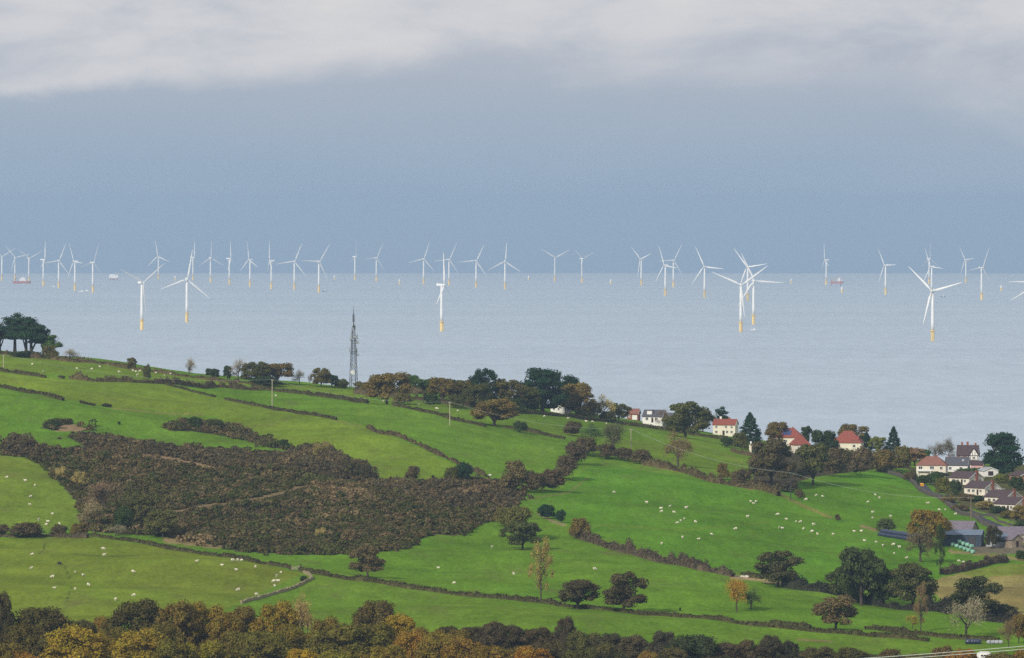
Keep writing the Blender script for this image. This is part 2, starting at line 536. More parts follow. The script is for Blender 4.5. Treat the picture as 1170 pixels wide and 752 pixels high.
def gnoise(sx, sy, lo, hi, detail=4):
    mp = N.new('ShaderNodeMapping'); mp.inputs['Scale'].default_value = (sx, sy, sx)
    L.new(co.outputs['Object'], mp.inputs[0])
    n = N.new('ShaderNodeTexNoise'); n.inputs['Scale'].default_value = 1; n.inputs['Detail'].default_value = detail
    n.inputs['Roughness'].default_value = 0.65
    L.new(mp.outputs[0], n.inputs['Vector'])
    r = N.new('ShaderNodeMapRange'); r.inputs[1].default_value, r.inputs[2].default_value = 0.3, 0.7
    r.inputs[3].default_value, r.inputs[4].default_value = lo, hi
    L.new(n.outputs['Fac'], r.inputs[0])
    return r.outputs[0]


def mul(a, b):
    m = N.new('ShaderNodeMath'); m.operation = 'MULTIPLY'
    L.new(a, m.inputs[0]); L.new(b, m.inputs[1])
    return m.outputs[0]


fac = mul(mul(mul(prev, gnoise(0.9, 0.25, 0.80, 1.20)), gnoise(0.25, 0.05, 0.86, 1.14)), gnoise(0.03, 0.009, 0.84, 1.16))
L.new(fac, vm.inputs['Scale'])
# worn, yellower swards where the grazing is thin
hue = N.new('ShaderNodeMix'); hue.data_type = 'RGBA'; hue.blend_type = 'MULTIPLY'
L.new(gnoise(0.012, 0.006, 0.0, 0.8), hue.inputs[0])
L.new(vm.outputs[0], hue.inputs[6]); hue.inputs[7].default_value = (1.22, 0.98, 1.0, 1)
dirt = N.new('ShaderNodeMix'); dirt.data_type = 'RGBA'
dm = N.new('ShaderNodeMath'); dm.operation = 'POWER'; dm.inputs[1].default_value = 5.0
L.new(gnoise(0.07, 0.02, 0.0, 0.93, 7), dm.inputs[0]); L.new(dm.outputs[0], dirt.inputs[0])
L.new(hue.outputs[2], dirt.inputs[6]); dirt.inputs[7].default_value = (0.13, 0.125, 0.04, 1)
L.new(dirt.outputs[2], N['Principled BSDF'].inputs['Base Color'])
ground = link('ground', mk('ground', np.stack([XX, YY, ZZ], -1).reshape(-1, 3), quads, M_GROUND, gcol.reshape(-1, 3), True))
ground['kind'] = 'structure'

# ------------------------------------------------------------------ sea: a curved sheet out past the horizon
rr = np.concatenate([np.geomspace(1400, 20000, 120), np.linspace(20200, 46000, 160), np.linspace(46500, 60000, 20)])
aa = np.radians(np.linspace(-38, 38, 200))
RR, AA = np.meshgrid(rr, aa, indexing='ij')
sx, sy = RR * np.sin(AA), RR * np.cos(AA)
szz = -RR**2 / (2 * ER)
nr, nc = RR.shape
idx = np.arange(nr * nc).reshape(nr, nc)
quads = np.stack([idx[:-1, :-1], idx[:-1, 1:], idx[1:, 1:], idx[1:, :-1]], -1).reshape(-1, 4)
M_SEA = bpy.data.materials.new('sea_water')
M_SEA.use_nodes = True
N, L = M_SEA.node_tree.nodes, M_SEA.node_tree.links
b = N['Principled BSDF']
co = N.new('ShaderNodeTexCoord')
b.inputs['Roughness'].default_value = 0.42
b.inputs['IOR'].default_value = 1.33
streak = gnoise(0.0003, 0.0011, 0.0, 1.0, 5)
chop = gnoise(0.045, 0.008, 0.0, 1.0, 4)
mc = N.new('ShaderNodeMix'); mc.data_type = 'RGBA'
L.new(streak, mc.inputs[0])
mc.inputs[6].default_value = (0.41, 0.48, 0.54, 1)  # bright sky mirrored by the water is put into this pale base colour
mc.inputs[7].default_value = (0.485, 0.55, 0.60, 1)
mc2 = N.new('ShaderNodeMix'); mc2.data_type = 'RGBA'; mc2.blend_type = 'MULTIPLY'; mc2.inputs[0].default_value = 1.0
L.new(mc.outputs[2], mc2.inputs[6])
rv = N.new('ShaderNodeMapRange'); rv.inputs[3].default_value, rv.inputs[4].default_value = 0.91, 1.09
L.new(chop, rv.inputs[0]); L.new(rv.outputs[0], mc2.inputs[7])
L.new(mc2.outputs[2], b.inputs['Base Color'])
bp = N.new('ShaderNodeBump'); bp.inputs['Strength'].default_value = 0.25; bp.inputs['Distance'].default_value = 1.5
L.new(chop, bp.inputs['Height']); L.new(bp.outputs[0], b.inputs['Normal'])
sea = link('sea', mk('sea', np.stack([sx, sy, szz], -1).reshape(-1, 3), quads, M_SEA, None, True))
sea['kind'] = 'structure'

# sea air
hb = MB().box(-40000, 40000, -1500, 62000, -445, 245)
M_HAZE = bpy.data.materials.new('sea_haze')
M_HAZE.use_nodes = True
N, L = M_HAZE.node_tree.nodes, M_HAZE.node_tree.links
N.clear()
pv = N.new('ShaderNodeVolumePrincipled')
pv.inputs['Color'].default_value = (0.525, 0.725, 0.965, 1)
pv.inputs['Density'].default_value = 3.0e-5
pv.inputs['Anisotropy'].default_value = 0.0
mo = N.new('ShaderNodeOutputMaterial')
L.new(pv.outputs[0], mo.inputs['Volume'])
haze = link('haze', hb.mesh('haze', M_HAZE))
haze['kind'] = 'stuff'


def S(px, by):
    """point of the sea whose waterline the photo shows at row by"""
    dep = (by - EYE) / F
    disc = max(dep * dep - 2 * CH / ER, 0.0)
    r = (dep - math.sqrt(disc)) * ER
    x = (px - PX0) / F * r
    return Vector((x, r, -(x * x + r * r) / (2 * ER)))


NUM = ['first', 'second', 'third', 'fourth', 'fifth', 'sixth', 'seventh', 'eighth', 'ninth', 'tenth', 'eleventh', 'twelfth', 'thirteenth', 'fourteenth',
       'fifteenth', 'sixteenth', 'seventeenth', 'eighteenth', 'nineteenth', 'twentieth']
TENS = {2: 'twenty', 3: 'thirty', 4: 'forty', 5: 'fifty', 6: 'sixty'}


def nth(n):
    if n <= 20:
        return NUM[n - 1]
    if n % 10 == 0:
        return {30: 'thirtieth', 40: 'fortieth', 50: 'fiftieth', 60: 'sixtieth'}[n]
    return TENS[n // 10] + '-' + NUM[n % 10 - 1]


# ------------------------------------------------------------------ wind turbines
def turbine_meshes():
    ms = {}
    m = MB()
    m.tube([(0, 0, 17), (0, 0, 30), (0, 0, 55), (0, 0, 78.4)], [2.7, 2.55, 2.2, 1.75], 20)
    ms['tower'] = m.mesh('tower', M_WHITE, True)
    m = MB()
    m.tube([(0, 0, -6), (0, 0, 17)], [2.85, 2.85], 20)
    m.tube([(0, 0, 15.6), (0, 0, 16.2)], [4.6, 4.6], 20)
    for i in range(16):
        a = i * math.pi / 8
        m.tube([(4.4 * math.cos(a), 4.4 * math.sin(a), 16.2), (4.4 * math.cos(a), 4.4 * math.sin(a), 17.4)], 0.08, 4)
    for zz in (16.8, 17.4):
        m.tube([(4.4 * math.cos(i * math.pi / 8), 4.4 * math.sin(i * math.pi / 8), zz) for i in range(17)], 0.07, 4, False)
    for dx in (-.8, .8):
        m.tube([(dx, -3.5, -4), (dx, -3.5, 15.7)], 0.22, 6)
    for j in range(11):
        m.tube([(-.8, -3.5, -2 + j * 1.6), (.8, -3.5, -2 + j * 1.6)], 0.1, 4)
    ms['transition_piece'] = m.mesh('transition_piece', M_YELLOW)
    m = MB()
    prof = [(-3.2, 1.5, 1.5), (-2.6, 1.9, 1.9), (4.5, 2.0, 2.0), (8.2, 1.8, 1.9), (9.0, 1.5, 1.6)]
    vs, fs = [], []
    for y, hw, hh in prof:
        for a in range(12):
            ca, sa = math.cos(a * math.pi / 6 + .26), math.sin(a * math.pi / 6 + .26)
            vs.append((hw * math.copysign(abs(ca)**.5, ca), y, 80 + hh * math.copysign(abs(sa)**.5, sa)))
    for i in range(len(prof) - 1):
        for a in range(12):
            fs.append((i * 12 + a, i * 12 + (a + 1) % 12, (i + 1) * 12 + (a + 1) % 12, (i + 1) * 12 + a))
    fs += [tuple(range(11, -1, -1)), tuple(48 + a for a in range(12))]
    m.add(vs, fs)
    m.box(-1.1, 1.1, 6.3, 8.0, 82.0, 83.1)
    ms['nacelle'] = m.mesh('nacelle', M_WHITE)
    m = MB()
    m.tube([(0, -3.25, 80), (0, -4.0, 80), (0, -5.4, 80), (0, -6.4, 80), (0, -6.9, 80)], [1.45, 1.75, 1.6, 1.0, 0.2], 16)
    ms['hub'] = m.mesh('hub', M_WHITE, True)
    vs, fs = [], []
    st = [(1.0, .75, .75, 1.4, 0), (3, .75, .72, 1.3, 0), (7, 1.15, .55, 1.0, .35), (11, 1.95, .42, .75, .6), (18, 1.75, .32, .45, .5),
          (28, 1.38, .25, .28, .4), (40, .95, .17, .15, .25), (50, .6, .11, .08, .15), (54.5, .35, .07, .05, .1), (56, .1, .03, .03, 0)]
    for z, ch, th, tw, off in st:
        for a in range(8):
            ca, sa = math.cos(a * math.pi / 4), math.sin(a * math.pi / 4)
            x, y = ch * ca + off, th * sa * (1 - .35 * ca)
            t_ = rad(tw * 12)
            vs.append((x * math.cos(t_) - y * math.sin(t_), x * math.sin(t_) + y * math.cos(t_) - 0.00035 * z * z, z))
    for i in range(len(st) - 1):
        for a in range(8):
            fs.append((i * 8 + a, i * 8 + (a + 1) % 8, (i + 1) * 8 + (a + 1) % 8, (i + 1) * 8 + a))
    fs += [tuple(range(7, -1, -1)), tuple((len(st) - 1) * 8 + a for a in range(8))]
    ms['blade'] = MB().add(vs, fs).mesh('blade', M_WHITE, True)
    return ms


TM = turbine_meshes()
# column, waterline row, hub row, heading of the rotor (0 towards the camera, + to the right), clock angle of the first blade, own words or None
TURB = [
    (2, 320.8, 292.9, 30, -60, None), (17, 320.0, 294, 20, -42, None), (33, 323.2, 295, 35, -56, None), (49.5, 327, 296.6, 78, 5, None),
    (67, 329.3, 298, 25, 22, None), (85.6, 332, 298.5, -58, -25, None), (106, 334.3, 300, 50, 18, None), (181, 319.4, 292.7, -35, -10, None),
    (162, 376.8, 323, 42, -66, 'tall near white turbine, its blades in a narrow Y, left of its wide-armed neighbour'),
    (213.5, 368.3, 319, 15, 10, 'tall near white turbine with one blade up and two spread wide, left of the mast'),
    (220.5, 320.6, 294, 70, 3, None), (240.5, 322.9, 294.5, 32, 0, None), (262, 325.3, 295.5, 80, -8, None), (285.6, 327.4, 296.6, -55, -7, None),
    (310, 330.2, 298, -80, -5, None), (336.3, 331.2, 298.7, 18, 22, None), (364.3, 334.3, 299, 32, 33, None), (405.5, 320.4, 293.4, 55, 0, None),
    (430, 321.8, 294.7, 35, 25, None), (484, 324.8, 296, 22, 18, None),
    (504.5, 378.5, 325.5, 74, -4, 'tall near white turbine seen edge-on, standing in the sea right of the lattice mast'),
    (513, 326.4, 296.6, 28, 25, None), (544, 328.6, 298, 14, 26, None), (577, 330.6, 298.7, 12, 4, None), (634, 321.8, 294.5, 12, -58, None),
    (664.8, 323.2, 295.5, 42, -52, None), (732.7, 326.4, 296, -50, -48, None), (760.2, 338, 303, -52, -22, None), (769.4, 328.3, 297.6, 28, 28, None),
    (805, 340, 304.6, -22, -24, None),
    (846.5, 379.3, 325.8, 6, -66, 'nearer turbine of the overlapping pair, its blades in a wide Y'),
    (861, 370.8, 320.7, 12, -26, 'farther turbine of the overlapping pair, one blade level to the right, white boat below'),
    (854.3, 343.7, 305, -30, 82, None), (944, 325.5, 297, -78, -8, None), (1011.8, 336.6, 303, -58, -32, None), (1061.5, 324.2, 295.7, 45, 0, None),
    (1064.5, 338, 304.5, -55, -25, None),
    (1065.6, 389.5, 332.5, -25, -45, 'biggest white turbine, lowest in the picture, on a yellow base before the village'),
    (1103.6, 323.4, 296.6, -58, -35, None), (1121.5, 343, 306, 42, 23, None),
    (1187, 372.5, 322.5, 5, -89, 'near turbine cut off by the right edge, one level blade in view'),
    (1186.5, 379, 324.5, 8, -119, 'near turbine cut off by the right edge, one drooping blade in view'),
]
far_x = sorted(tb[0] for tb in TURB if tb[5] is None)


def pose_words(psi, phi):
    if abs(psi) > 68:
        return 'seen edge-on'
    a = ((phi + 60) % 120) - 60
    if abs(a) < 14:
        return 'one blade up'
    if abs(a) > 46:
        return 'blades in a Y'
    return 'top blade leaning right' if a > 0 else 'top blade leaning left'


for px, by, hy, psi, phi, words in TURB:
    p = S(px, by)
    e = empty('wind_turbine', p, rad(psi))
    sca = (by - hy) / F * p.y / 80.0
    sca = min(max(sca, 0.85), 1.2)
    e.scale = (sca,) * 3
    if words is None:
        words = 'distant white turbine, %s from the left in the far row, %s' % (nth(far_x.index(px) + 1), pose_words(psi, phi))
    tag(e, words, 'wind turbine', 'turbines of the offshore wind farm')
    for nm in ('transition_piece', 'tower', 'nacelle', 'hub'):
        link(nm, TM[nm], e)
    for j in range(3):
        bl_ = link('blade', TM['blade'], e, (0, -4.6, 80), (0, rad(phi + 120 * j), rad(-78 if abs(psi) > 68 else -8)))
        bl_.rotation_mode = 'ZXY'

# foundations that carry no turbine yet
m = MB()
m.tube([(0, 0, -6), (0, 0, 8)], [3.0, 3.0], 16)
m.tube([(0, 0, 8), (0, 0, 8.7)], [5.0, 5.0], 16)
f_base = m.mesh('pile', M_YELLOW)
m = MB()
m.tube([(0, 0, 8.7), (0, 0, 16.5), (0, 0, 17.5)], [2.8, 2.8, 1.2], 16)
f_top = m.mesh('cover', M_WHITE)
STUBS = [(200.3, 320.3, 'bare foundation just left of the edge-on turbine behind the wide-armed one'),
         (382.2, 319.6, 'bare foundation above the lattice mast, to the left'), (456.5, 325, 'bare foundation stub alone in the gap right of the lattice mast'),
         (604, 320.2, 'bare foundation between a one-blade-up turbine and two Y-shaped ones'), (698, 325, 'bare foundation between the two Y-shaped turbines and the next three'),
         (904, 324, 'bare foundation right of the overlapping pair of turbines'), (962, 334.5, 'yellow foundation stub below the jack-up ship'),
         (1144, 332.5, 'rightmost bare foundation, near the right edge')]
for px, by, lab in STUBS:
    p = S(px, by)
    e = empty('turbine_foundation', p)
    tag(e, lab, 'foundation', 'foundations without turbines')
    link('pile', f_base, e)
    link('cover', f_top, e)

# ------------------------------------------------------------------ ships and platforms


def hull(m, L_, W, H, bow=0.25):
    h = W / 2
    xs = [(-L_ / 2, .9), (-L_ / 2 + .1 * L_, 1), (L_ / 2 - bow * L_, 1), (L_ / 2 - bow * L_ * .4, .62), (L_ / 2, .05)]
    vs, fs = [], []
    for x, kx in xs:
        vs += [(x, -h * kx * .8, -1), (x, h * kx * .8, -1), (x, h * kx, H), (x, -h * kx, H)]
    for i in range(len(xs) - 1):
        for a in range(4):
            fs.append((i * 4 + a, i * 4 + (a + 1) % 4, i * 4 + 4 + (a + 1) % 4, i * 4 + 4 + a))
    fs += [(3, 2, 1, 0), (16, 17, 18, 19)]
    m.add(vs, fs)
    return m


def ship(name, px, by, L_, W, H, mat, parts, label, cat, rz=0.0):
    e = empty(name, S(px, by), rz)
    tag(e, label, cat)
    link('hull', hull(MB(), L_, W, H).mesh('hull', mat), e)
    for nm, mb, mm in parts:
        link(nm, mb.mesh(nm, mm), e)
    return e


ship('barge', 25, 324, 62, 20, 9, M_REDHULL,
     [('deckhouse', MB().box(-8, 14, -8, 8, 9.003, 17).box(-4, 10, -6, 6, 17.003, 21), M_WHITE), ('mast', MB().tube([(4, 0, 21), (4, 0, 30)], .5, 6), M_WHITE),
      ('deck_crane', MB().tube([(-22, 0, 9), (-22, 0, 18)], 1.2, 8).tube([(-22, 0, 17), (-12, 0, 22)], .7, 6), M_REDHULL)],
     'red-hulled work barge with a white deckhouse among the leftmost turbines', 'barge')
e = empty('offshore_substation', S(130, 320.5))
tag(e, 'boxy white offshore substation on reddish legs, above the near left turbine', 'platform')
m = MB()
for x in (-13, 13):
    for y in (-9, 9):
        m.tube([(x * 1.1, y * 1.1, -4), (x, y, 9)], 1.4, 8)
for y in (-9.5, 9.5):
    m.tube([(-14, y, -1), (13, y, 8.5)], .6, 6).tube([(14, y, -1), (-13, y, 8.5)], .6, 6)
link('jacket', m.mesh('jacket', M_REDHULL), e)
link('topside', MB().box(-17, 17, -11, 11, 9, 19).box(-15, 6, -9, 9, 19.003, 23).box(9, 15, -8, 8, 19.003, 21.5).mesh('topside', M_WHITE), e)
link('crane', MB().tube([(12, 0, 21.5), (12, 0, 26), (19, 0, 29)], .6, 6).mesh('crane', M_YELLOW), e)
e = empty('jack_up_ship', S(955, 326.5))
tag(e, 'jack-up installation ship with lattice crane beside the edge-on turbine', 'ship')
link('hull', MB().add([(-18, -9, 7), (20, -9, 7), (24, 0, 8), (20, 9, 7), (-18, 9, 7), (-18, -9, 13), (22, -9, 14), (26, 0, 15), (22, 9, 14), (-18, 9, 13)],
                      [(4, 3, 2, 1, 0), (5, 6, 7, 8, 9), (0, 1, 6, 5), (1, 2, 7, 6), (2, 3, 8, 7), (3, 4, 9, 8), (4, 0, 5, 9)]).mesh('hull', M_REDHULL), e)
for x in (-14, 16):
    for y in (-7.5, 7.5):
        link('jack_leg', MB().tube([(x, y, -8), (x, y, 26 if x > 0 else 20)], 1.1, 8).mesh('jack_leg', material('leg_paint', (.25, .14, .26), .6, .3)), e)
link('deckhouse', MB().box(6, 20, -6.5, 6.5, 14.1, 23).box(9, 17, -5, 5, 23.003, 26).mesh('deckhouse', M_WHITE), e)
m = MB().tube([(-8, 0, 13), (-8, 0, 20)], 1.8, 10)
for o in (-.8, .8):
    m.tube([(-8, o, 19), (7, o, 28)], .35, 5).tube([(-8, o, 21), (7, o, 29)], .35, 5)
link('crane', m.mesh('crane', M_ORANGE), e)


def workboat(px, by, L_, mat, label, rz=0.0):
    w = L_ * .32
    h = L_ * .12
    ship('workboat', px, by, L_, w, h, mat,
         [('wheelhouse', MB().box(-.05 * L_, .2 * L_, -.3 * w, .3 * w, h + .003, h * 2.4), M_WHITE), ('mast', MB().tube([(0, 0, h * 2.4), (0, 0, h * 4)], L_ * .012, 5), M_WHITE)],
         label, 'boat', rz)


workboat(61, 328, 15, M_WHITE, 'tiny white workboat between the fourth and fifth turbines from the left', .3)
workboat(93, 333.5, 16, M_WHITE, 'low white workboat just right of the sixth far turbine')
workboat(99.5, 332.6, 14, M_WHITE, 'tiny white boat with a tall wheelhouse left of the seventh far turbine', 2.6)
workboat(371, 333, 15, M_DARKHULL, 'small dark boat above and left of the lattice mast')
workboat(861, 377.3, 10, M_WHITE, 'white boat lying below the overlapping pair of turbines')
workboat(1077.5, 339.5, 13, M_DARKHULL, 'small dark boat right of the biggest turbine')

# ------------------------------------------------------------------ trees: unit meshes, one unit wide and high
_c = []
for ax in range(3):
    for s in (-1, 1):
        for i in range(3):
            for j in range(3):
                q = []
                for di, dj in ((0, 0), (1, 0), (1, 1), (0, 1)):
                    p = [0, 0, 0]
                    p[ax] = s
                    p[(ax + 1) % 3], p[(ax + 2) % 3] = (i + di) * 2 / 3 - 1, (j + dj) * 2 / 3 - 1
                    q.append(p)
                _c.append(q if s > 0 else q[::-1])
CSPH = np.array(_c, float)
CSPH /= np.linalg.norm(CSPH, axis=2, keepdims=True)


def leaf_quads(pos, nrm, size, rg, asp=1.0):
    n = len(pos)
    a = np.cross(nrm, rg.normal(size=(n, 3)))
    a /= np.linalg.norm(a, axis=1, keepdims=True) + 1e-9
    b_ = np.cross(nrm, a)
    s = np.asarray(size).reshape(-1, 1) * (0.6 + 0.8 * rg.random((n, 1)))
    a = a * s * asp
    b_ = b_ * s / asp
    return np.stack([pos - a - b_ * .6, pos + a * .7 - b_, pos + a + b_ * .7, pos - a * .6 + b_], 1)


def leaf_cloud(blobs, n, size, rg, core=True, rmin=.62, jit=.85, asp=1.0, cull=True):
    """leaves on the shells of many overlapping blobs (cx, cy, cz, rx, ry, rz): (quads, 4, 3)"""
    B = np.array(blobs, float)
    ar = B[:, 3] * B[:, 5]
    cnt = np.maximum((n * ar / ar.sum()).astype(int), 4)
    out = []
    for bl, c in zip(B, cnt):
        d = rg.normal(size=(c, 3))
        d /= np.linalg.norm(d, axis=1, keepdims=True)
        d[:, 2] = np.where(d[:, 2] < -.55, -d[:, 2], d[:, 2])
        pos = bl[:3] + d * bl[3:] * (rmin + (1.16 - rmin) * rg.random((c, 1)))
        nr_ = d / bl[3:]
        nr_ /= np.linalg.norm(nr_, axis=1, keepdims=True)
        nr_ = nr_ + jit * rg.normal(size=(c, 3)) * .6
        nr_ /= np.linalg.norm(nr_, axis=1, keepdims=True)
        if cull:
            inn = np.zeros(c, bool)
            for b2 in B:
                inn |= (((pos - b2[:3]) / b2[3:])**2).sum(1) < .36
            pos, nr_ = pos[~inn], nr_[~inn]
        out.append(leaf_quads(pos, nr_, size, rg, asp))
    if core:
        for bl in B:
            out.append(CSPH * bl[3:] * .62 + bl[:3])
    return np.concatenate(out)


def quad_mesh(name, Qs, mat):
    V = Qs.reshape(-1, 3)
    return mk(name, V, np.arange(len(V)).reshape(-1, 4), mat)


def limbs(rg, top, spread, r0, n=6, fork=.3):
    m = MB()
    m.tube([(0, 0, -.04), (0, 0, .02), (.006, 0, fork), (0, .01, top * .8)], [r0 * 1.5, r0 * 1.1, r0 * .8, r0 * .3], 7)
    for i in range(n):
        a = 2 * math.pi * i / n + rg.random()
        z0 = fork * (.7 + .5 * rg.random())
        m.tube([(0, 0, z0), (spread * .5 * math.cos(a), spread * .5 * math.sin(a), z0 + (top - z0) * .45), (spread * math.cos(a), spread * math.sin(a), z0 + (top - z0) * .8)],
               [r0 * .55, r0 * .35, r0 * .12], 5)
    return m.mesh('trunk', M_BARK)


def v_oak(seed, n=5200, flat=1.0, size=.0165):
    rg = np.random.default_rng(seed)
    bl = [(0, 0, .5, .27, .27, .3)]
    for i in range(34):
        a = rg.random() * 6.283
        e_ = rg.random()**.8 * 1.95 - .85
        rr_ = (.37 + .05 * rg.normal()) * math.cos(min(e_, 1.4) * .95)
        s = .06 + .085 * rg.random()
        bl.append((rr_ * math.cos(a), rr_ * math.sin(a), .5 + .4 * flat * math.sin(e_) + .03 * rg.normal(), s * 1.15, s * 1.15, s * .9))
    return quad_mesh('crown', leaf_cloud(bl, n, size, rg), M_LEAF), limbs(rg, .8, .3, .03, 6, .16)


def v_bush(seed, n=2600, size=.021):
    rg = np.random.default_rng(seed)
    bl = [(0, 0, .36, .34, .34, .4)]
    for i in range(16):
        a = rg.random() * 6.283
        e_ = rg.random() * 1.3
        rr_ = .34 * math.cos(e_)
        s = .1 + .08 * rg.random()
        bl.append((rr_ * math.cos(a), rr_ * math.sin(a), .2 + .62 * math.sin(e_), s * 1.1, s * 1.1, s * 1.3))
    return quad_mesh('shrub', leaf_cloud(bl, n, size, rg), M_LEAF), None


def v_wood(seed, n=9000, size=.0125):
    rg = np.random.default_rng(seed)
    bl = [(0, 0, .45, .33, .33, .38)]
    for i in range(60):
        a = rg.random() * 6.283
        e_ = rg.random()**.8 * 2.1 - .85
        rr_ = .37 * math.cos(min(e_, 1.5) * .95)
        s = .05 + .10 * rg.random()**1.5
        bl.append((rr_ * math.cos(a), rr_ * math.sin(a), .5 + .4 * math.sin(e_) + .025 * rg.normal(), s * 1.15, s * 1.15, s))
    return quad_mesh('crown', leaf_cloud(bl, n, size, rg), M_LEAF), limbs(rg, .8, .3, .03)


def v_cypress(seed, n=5500):
    rg = np.random.default_rng(seed)
    bl = [(0, 0, .4, .22, .22, .34)]
    for i in range(64):
        z = .08 + .84 * rg.random()
        prof = .46 * (1 - max(z - .45, 0)**2 * 2.6) * (0.7 + .5 * min(z / .3, 1) * .6)
        a = rg.random() * 6.283
        rr_ = prof * (.5 + .4 * rg.random())
        s = .08 + .06 * rg.random()
        bl.append((rr_ * math.cos(a), rr_ * math.sin(a), z, s * 1.6, s * 1.6, s * .75))
    q = leaf_cloud(bl, n, .0165, rg)
    return quad_mesh('crown', q, M_LEAF), limbs(rg, .85, .3, .045, 8, .1)


def v_cone(seed, n=3000, full=.5):
    rg = np.random.default_rng(seed)
    bl = []
    for i in range(60):
        z = (i + .5) / 60
        prof = .44 * (1 - z)**.7 * (1 if z > .12 else .7) * (.72 + .5 * rg.random())
        a = i * 2.399
        s = .05 + .10 * (1 - z)
        bl.append((prof * full * 1.3 * math.cos(a), prof * full * 1.3 * math.sin(a), .06 + z * .9, s * 1.1, s * 1.1, .05))
    return quad_mesh('crown', leaf_cloud(bl, n, .017, rg), M_LEAF), limbs(rg, .95, .1, .03, 3, .1)


def v_pine(seed, n=2600):
    rg = np.random.default_rng(seed)
    bl = []
    for i in range(40):
        a = rg.random() * 6.283
        rr_ = .44 * math.sqrt(rg.random())
        z = .40 + .52 * (1 - (rr_ / .46)**2) * rg.random()**.8
        s = .09 + .05 * rg.random()
        bl.append((rr_ * math.cos(a), rr_ * math.sin(a), z, s * 1.5, s * 1.5, s * .62))
    m = MB()
    lx = .10 * rg.normal()
    m.tube([(lx, 0, -.04), (lx * .7 + .02, 0, .3), (-.01, .01, .6), (0, 0, .85)], [.05, .036, .026, .012], 7)
    m.tube([(lx * .8, .01, .12), (lx - .12, 0, .34), (lx - .2, 0, .55)], [.026, .02, .01], 6)
    for i in range(7):
        a = 6.283 * i / 7 + rg.random()
        z0 = .36 + .25 * rg.random()
        m.tube([(0, 0, z0), (.18 * math.cos(a), .18 * math.sin(a), z0 + .13), (.34 * math.cos(a), .34 * math.sin(a), z0 + .26)], [.016, .012, .006], 5)
    return quad_mesh('crown', leaf_cloud(bl, n, .0175, rg), M_LEAF), m.mesh('trunk', M_BARK)


def grow(rg, m, p, d, ln, r, lev, tips):
    q = p + d * ln
    mid = p + d * ln * .5 + Vector(rg.normal(size=3)) * ln * .05
    m.tube([p, mid, q], [r, r * .8, r * .55], 4 if lev else 6, False)
    tips.append((q, d, lev))
    if lev >= 3:
        return
    kids = 5 if lev == 0 else 4
    for i in range(kids):
        nd = (d * (.75 if lev else .9) + Vector(rg.normal(size=3)) * .55 + Vector((0, 0, .22))).normalized()
        st = p + (q - p) * (.55 + .45 * rg.random())
        grow(rg, m, st, nd, ln * (.62 + .2 * rg.random()), r * .52, lev + 1, tips)


def v_bare(seed, twigs=2600, leaves=0, narrow=1.0, tw=.0042):
    rg = np.random.default_rng(seed)
    m, tips = MB(), []
    grow(rg, m, Vector((0, 0, -.03)), Vector((0, 0, 1)), .36, .03, 0, tips)
    V = np.array([tuple(p) for p in m.v])
    z1 = V[:, 2].max()
    w = np.abs(V[:, :2]).max()
    V[:, :2] *= .46 / w * narrow
    V[:, 2] *= .97 / z1
    trunk = mk('trunk', V, [f for f in m.f], M_BARK)
    T = np.array([tuple(q) for q, d, lv in tips if lv >= 2])
    T[:, :2] *= .46 / w * narrow
    T[:, 2] *= .97 / z1
    c = rg.integers(0, len(T), twigs)
    pos = T[c] + rg.normal(size=(twigs, 3)) * np.array([.06, .06, .05])
    dirs = rg.normal(size=(twigs, 3)) + np.array([0, 0, .8]) + 1.2 * (T[c] - np.array([0, 0, .4]))
    dirs /= np.linalg.norm(dirs, axis=1, keepdims=True)
    sd_ = np.cross(dirs, rg.normal(size=(twigs, 3)))
    sd_ /= np.linalg.norm(sd_, axis=1, keepdims=True)
    ln = (.03 + .04 * rg.random((twigs, 1)))
    q = np.stack([pos - sd_ * tw, pos + sd_ * tw, pos + dirs * ln + sd_ * tw * .3, pos + dirs * ln - sd_ * tw * .3], 1)
    if leaves:
        c = rg.integers(0, len(T), leaves)
        pos = T[c] + rg.normal(size=(leaves, 3)) * np.array([.06, .06, .05])
        nn = rg.normal(size=(leaves, 3)); nn /= np.linalg.norm(nn, axis=1, keepdims=True)
        q = np.concatenate([q, leaf_quads(pos, nn, .013, rg)])
    return quad_mesh('crown', q, M_TWIG), trunk


def v_poplar(seed, n=4600, wid=.46, core=False):
    rg = np.random.default_rng(seed)
    bl = []
    for i in range(30):
        z = .2 + .74 * rg.random()
        prof = wid * math.sin(math.pi * min((z - .1) / .9, 1))**.7
        a = rg.random() * 6.283
        rr_ = prof * rg.random()**.5 * .8
        s = .06 + .05 * rg.random()
        bl.append((rr_ * math.cos(a), rr_ * math.sin(a), z, s, s, s * 1.5))
    m = MB()
    m.tube([(0, 0, -.03), (0, 0, .5), (0, 0, .95)], [.025, .016, .005], 6)
    for i in range(22):
        a = i * 2.4
        z0 = .15 + .6 * i / 22
        m.tube([(0, 0, z0), (wid * .55 * math.cos(a), wid * .55 * math.sin(a), z0 + .2)], [.008, .003], 4)
    return quad_mesh('crown', leaf_cloud(bl, n, .0095, rg, core, rmin=.15, jit=1.6, cull=False), M_LEAF), m.mesh('trunk', M_BARK)


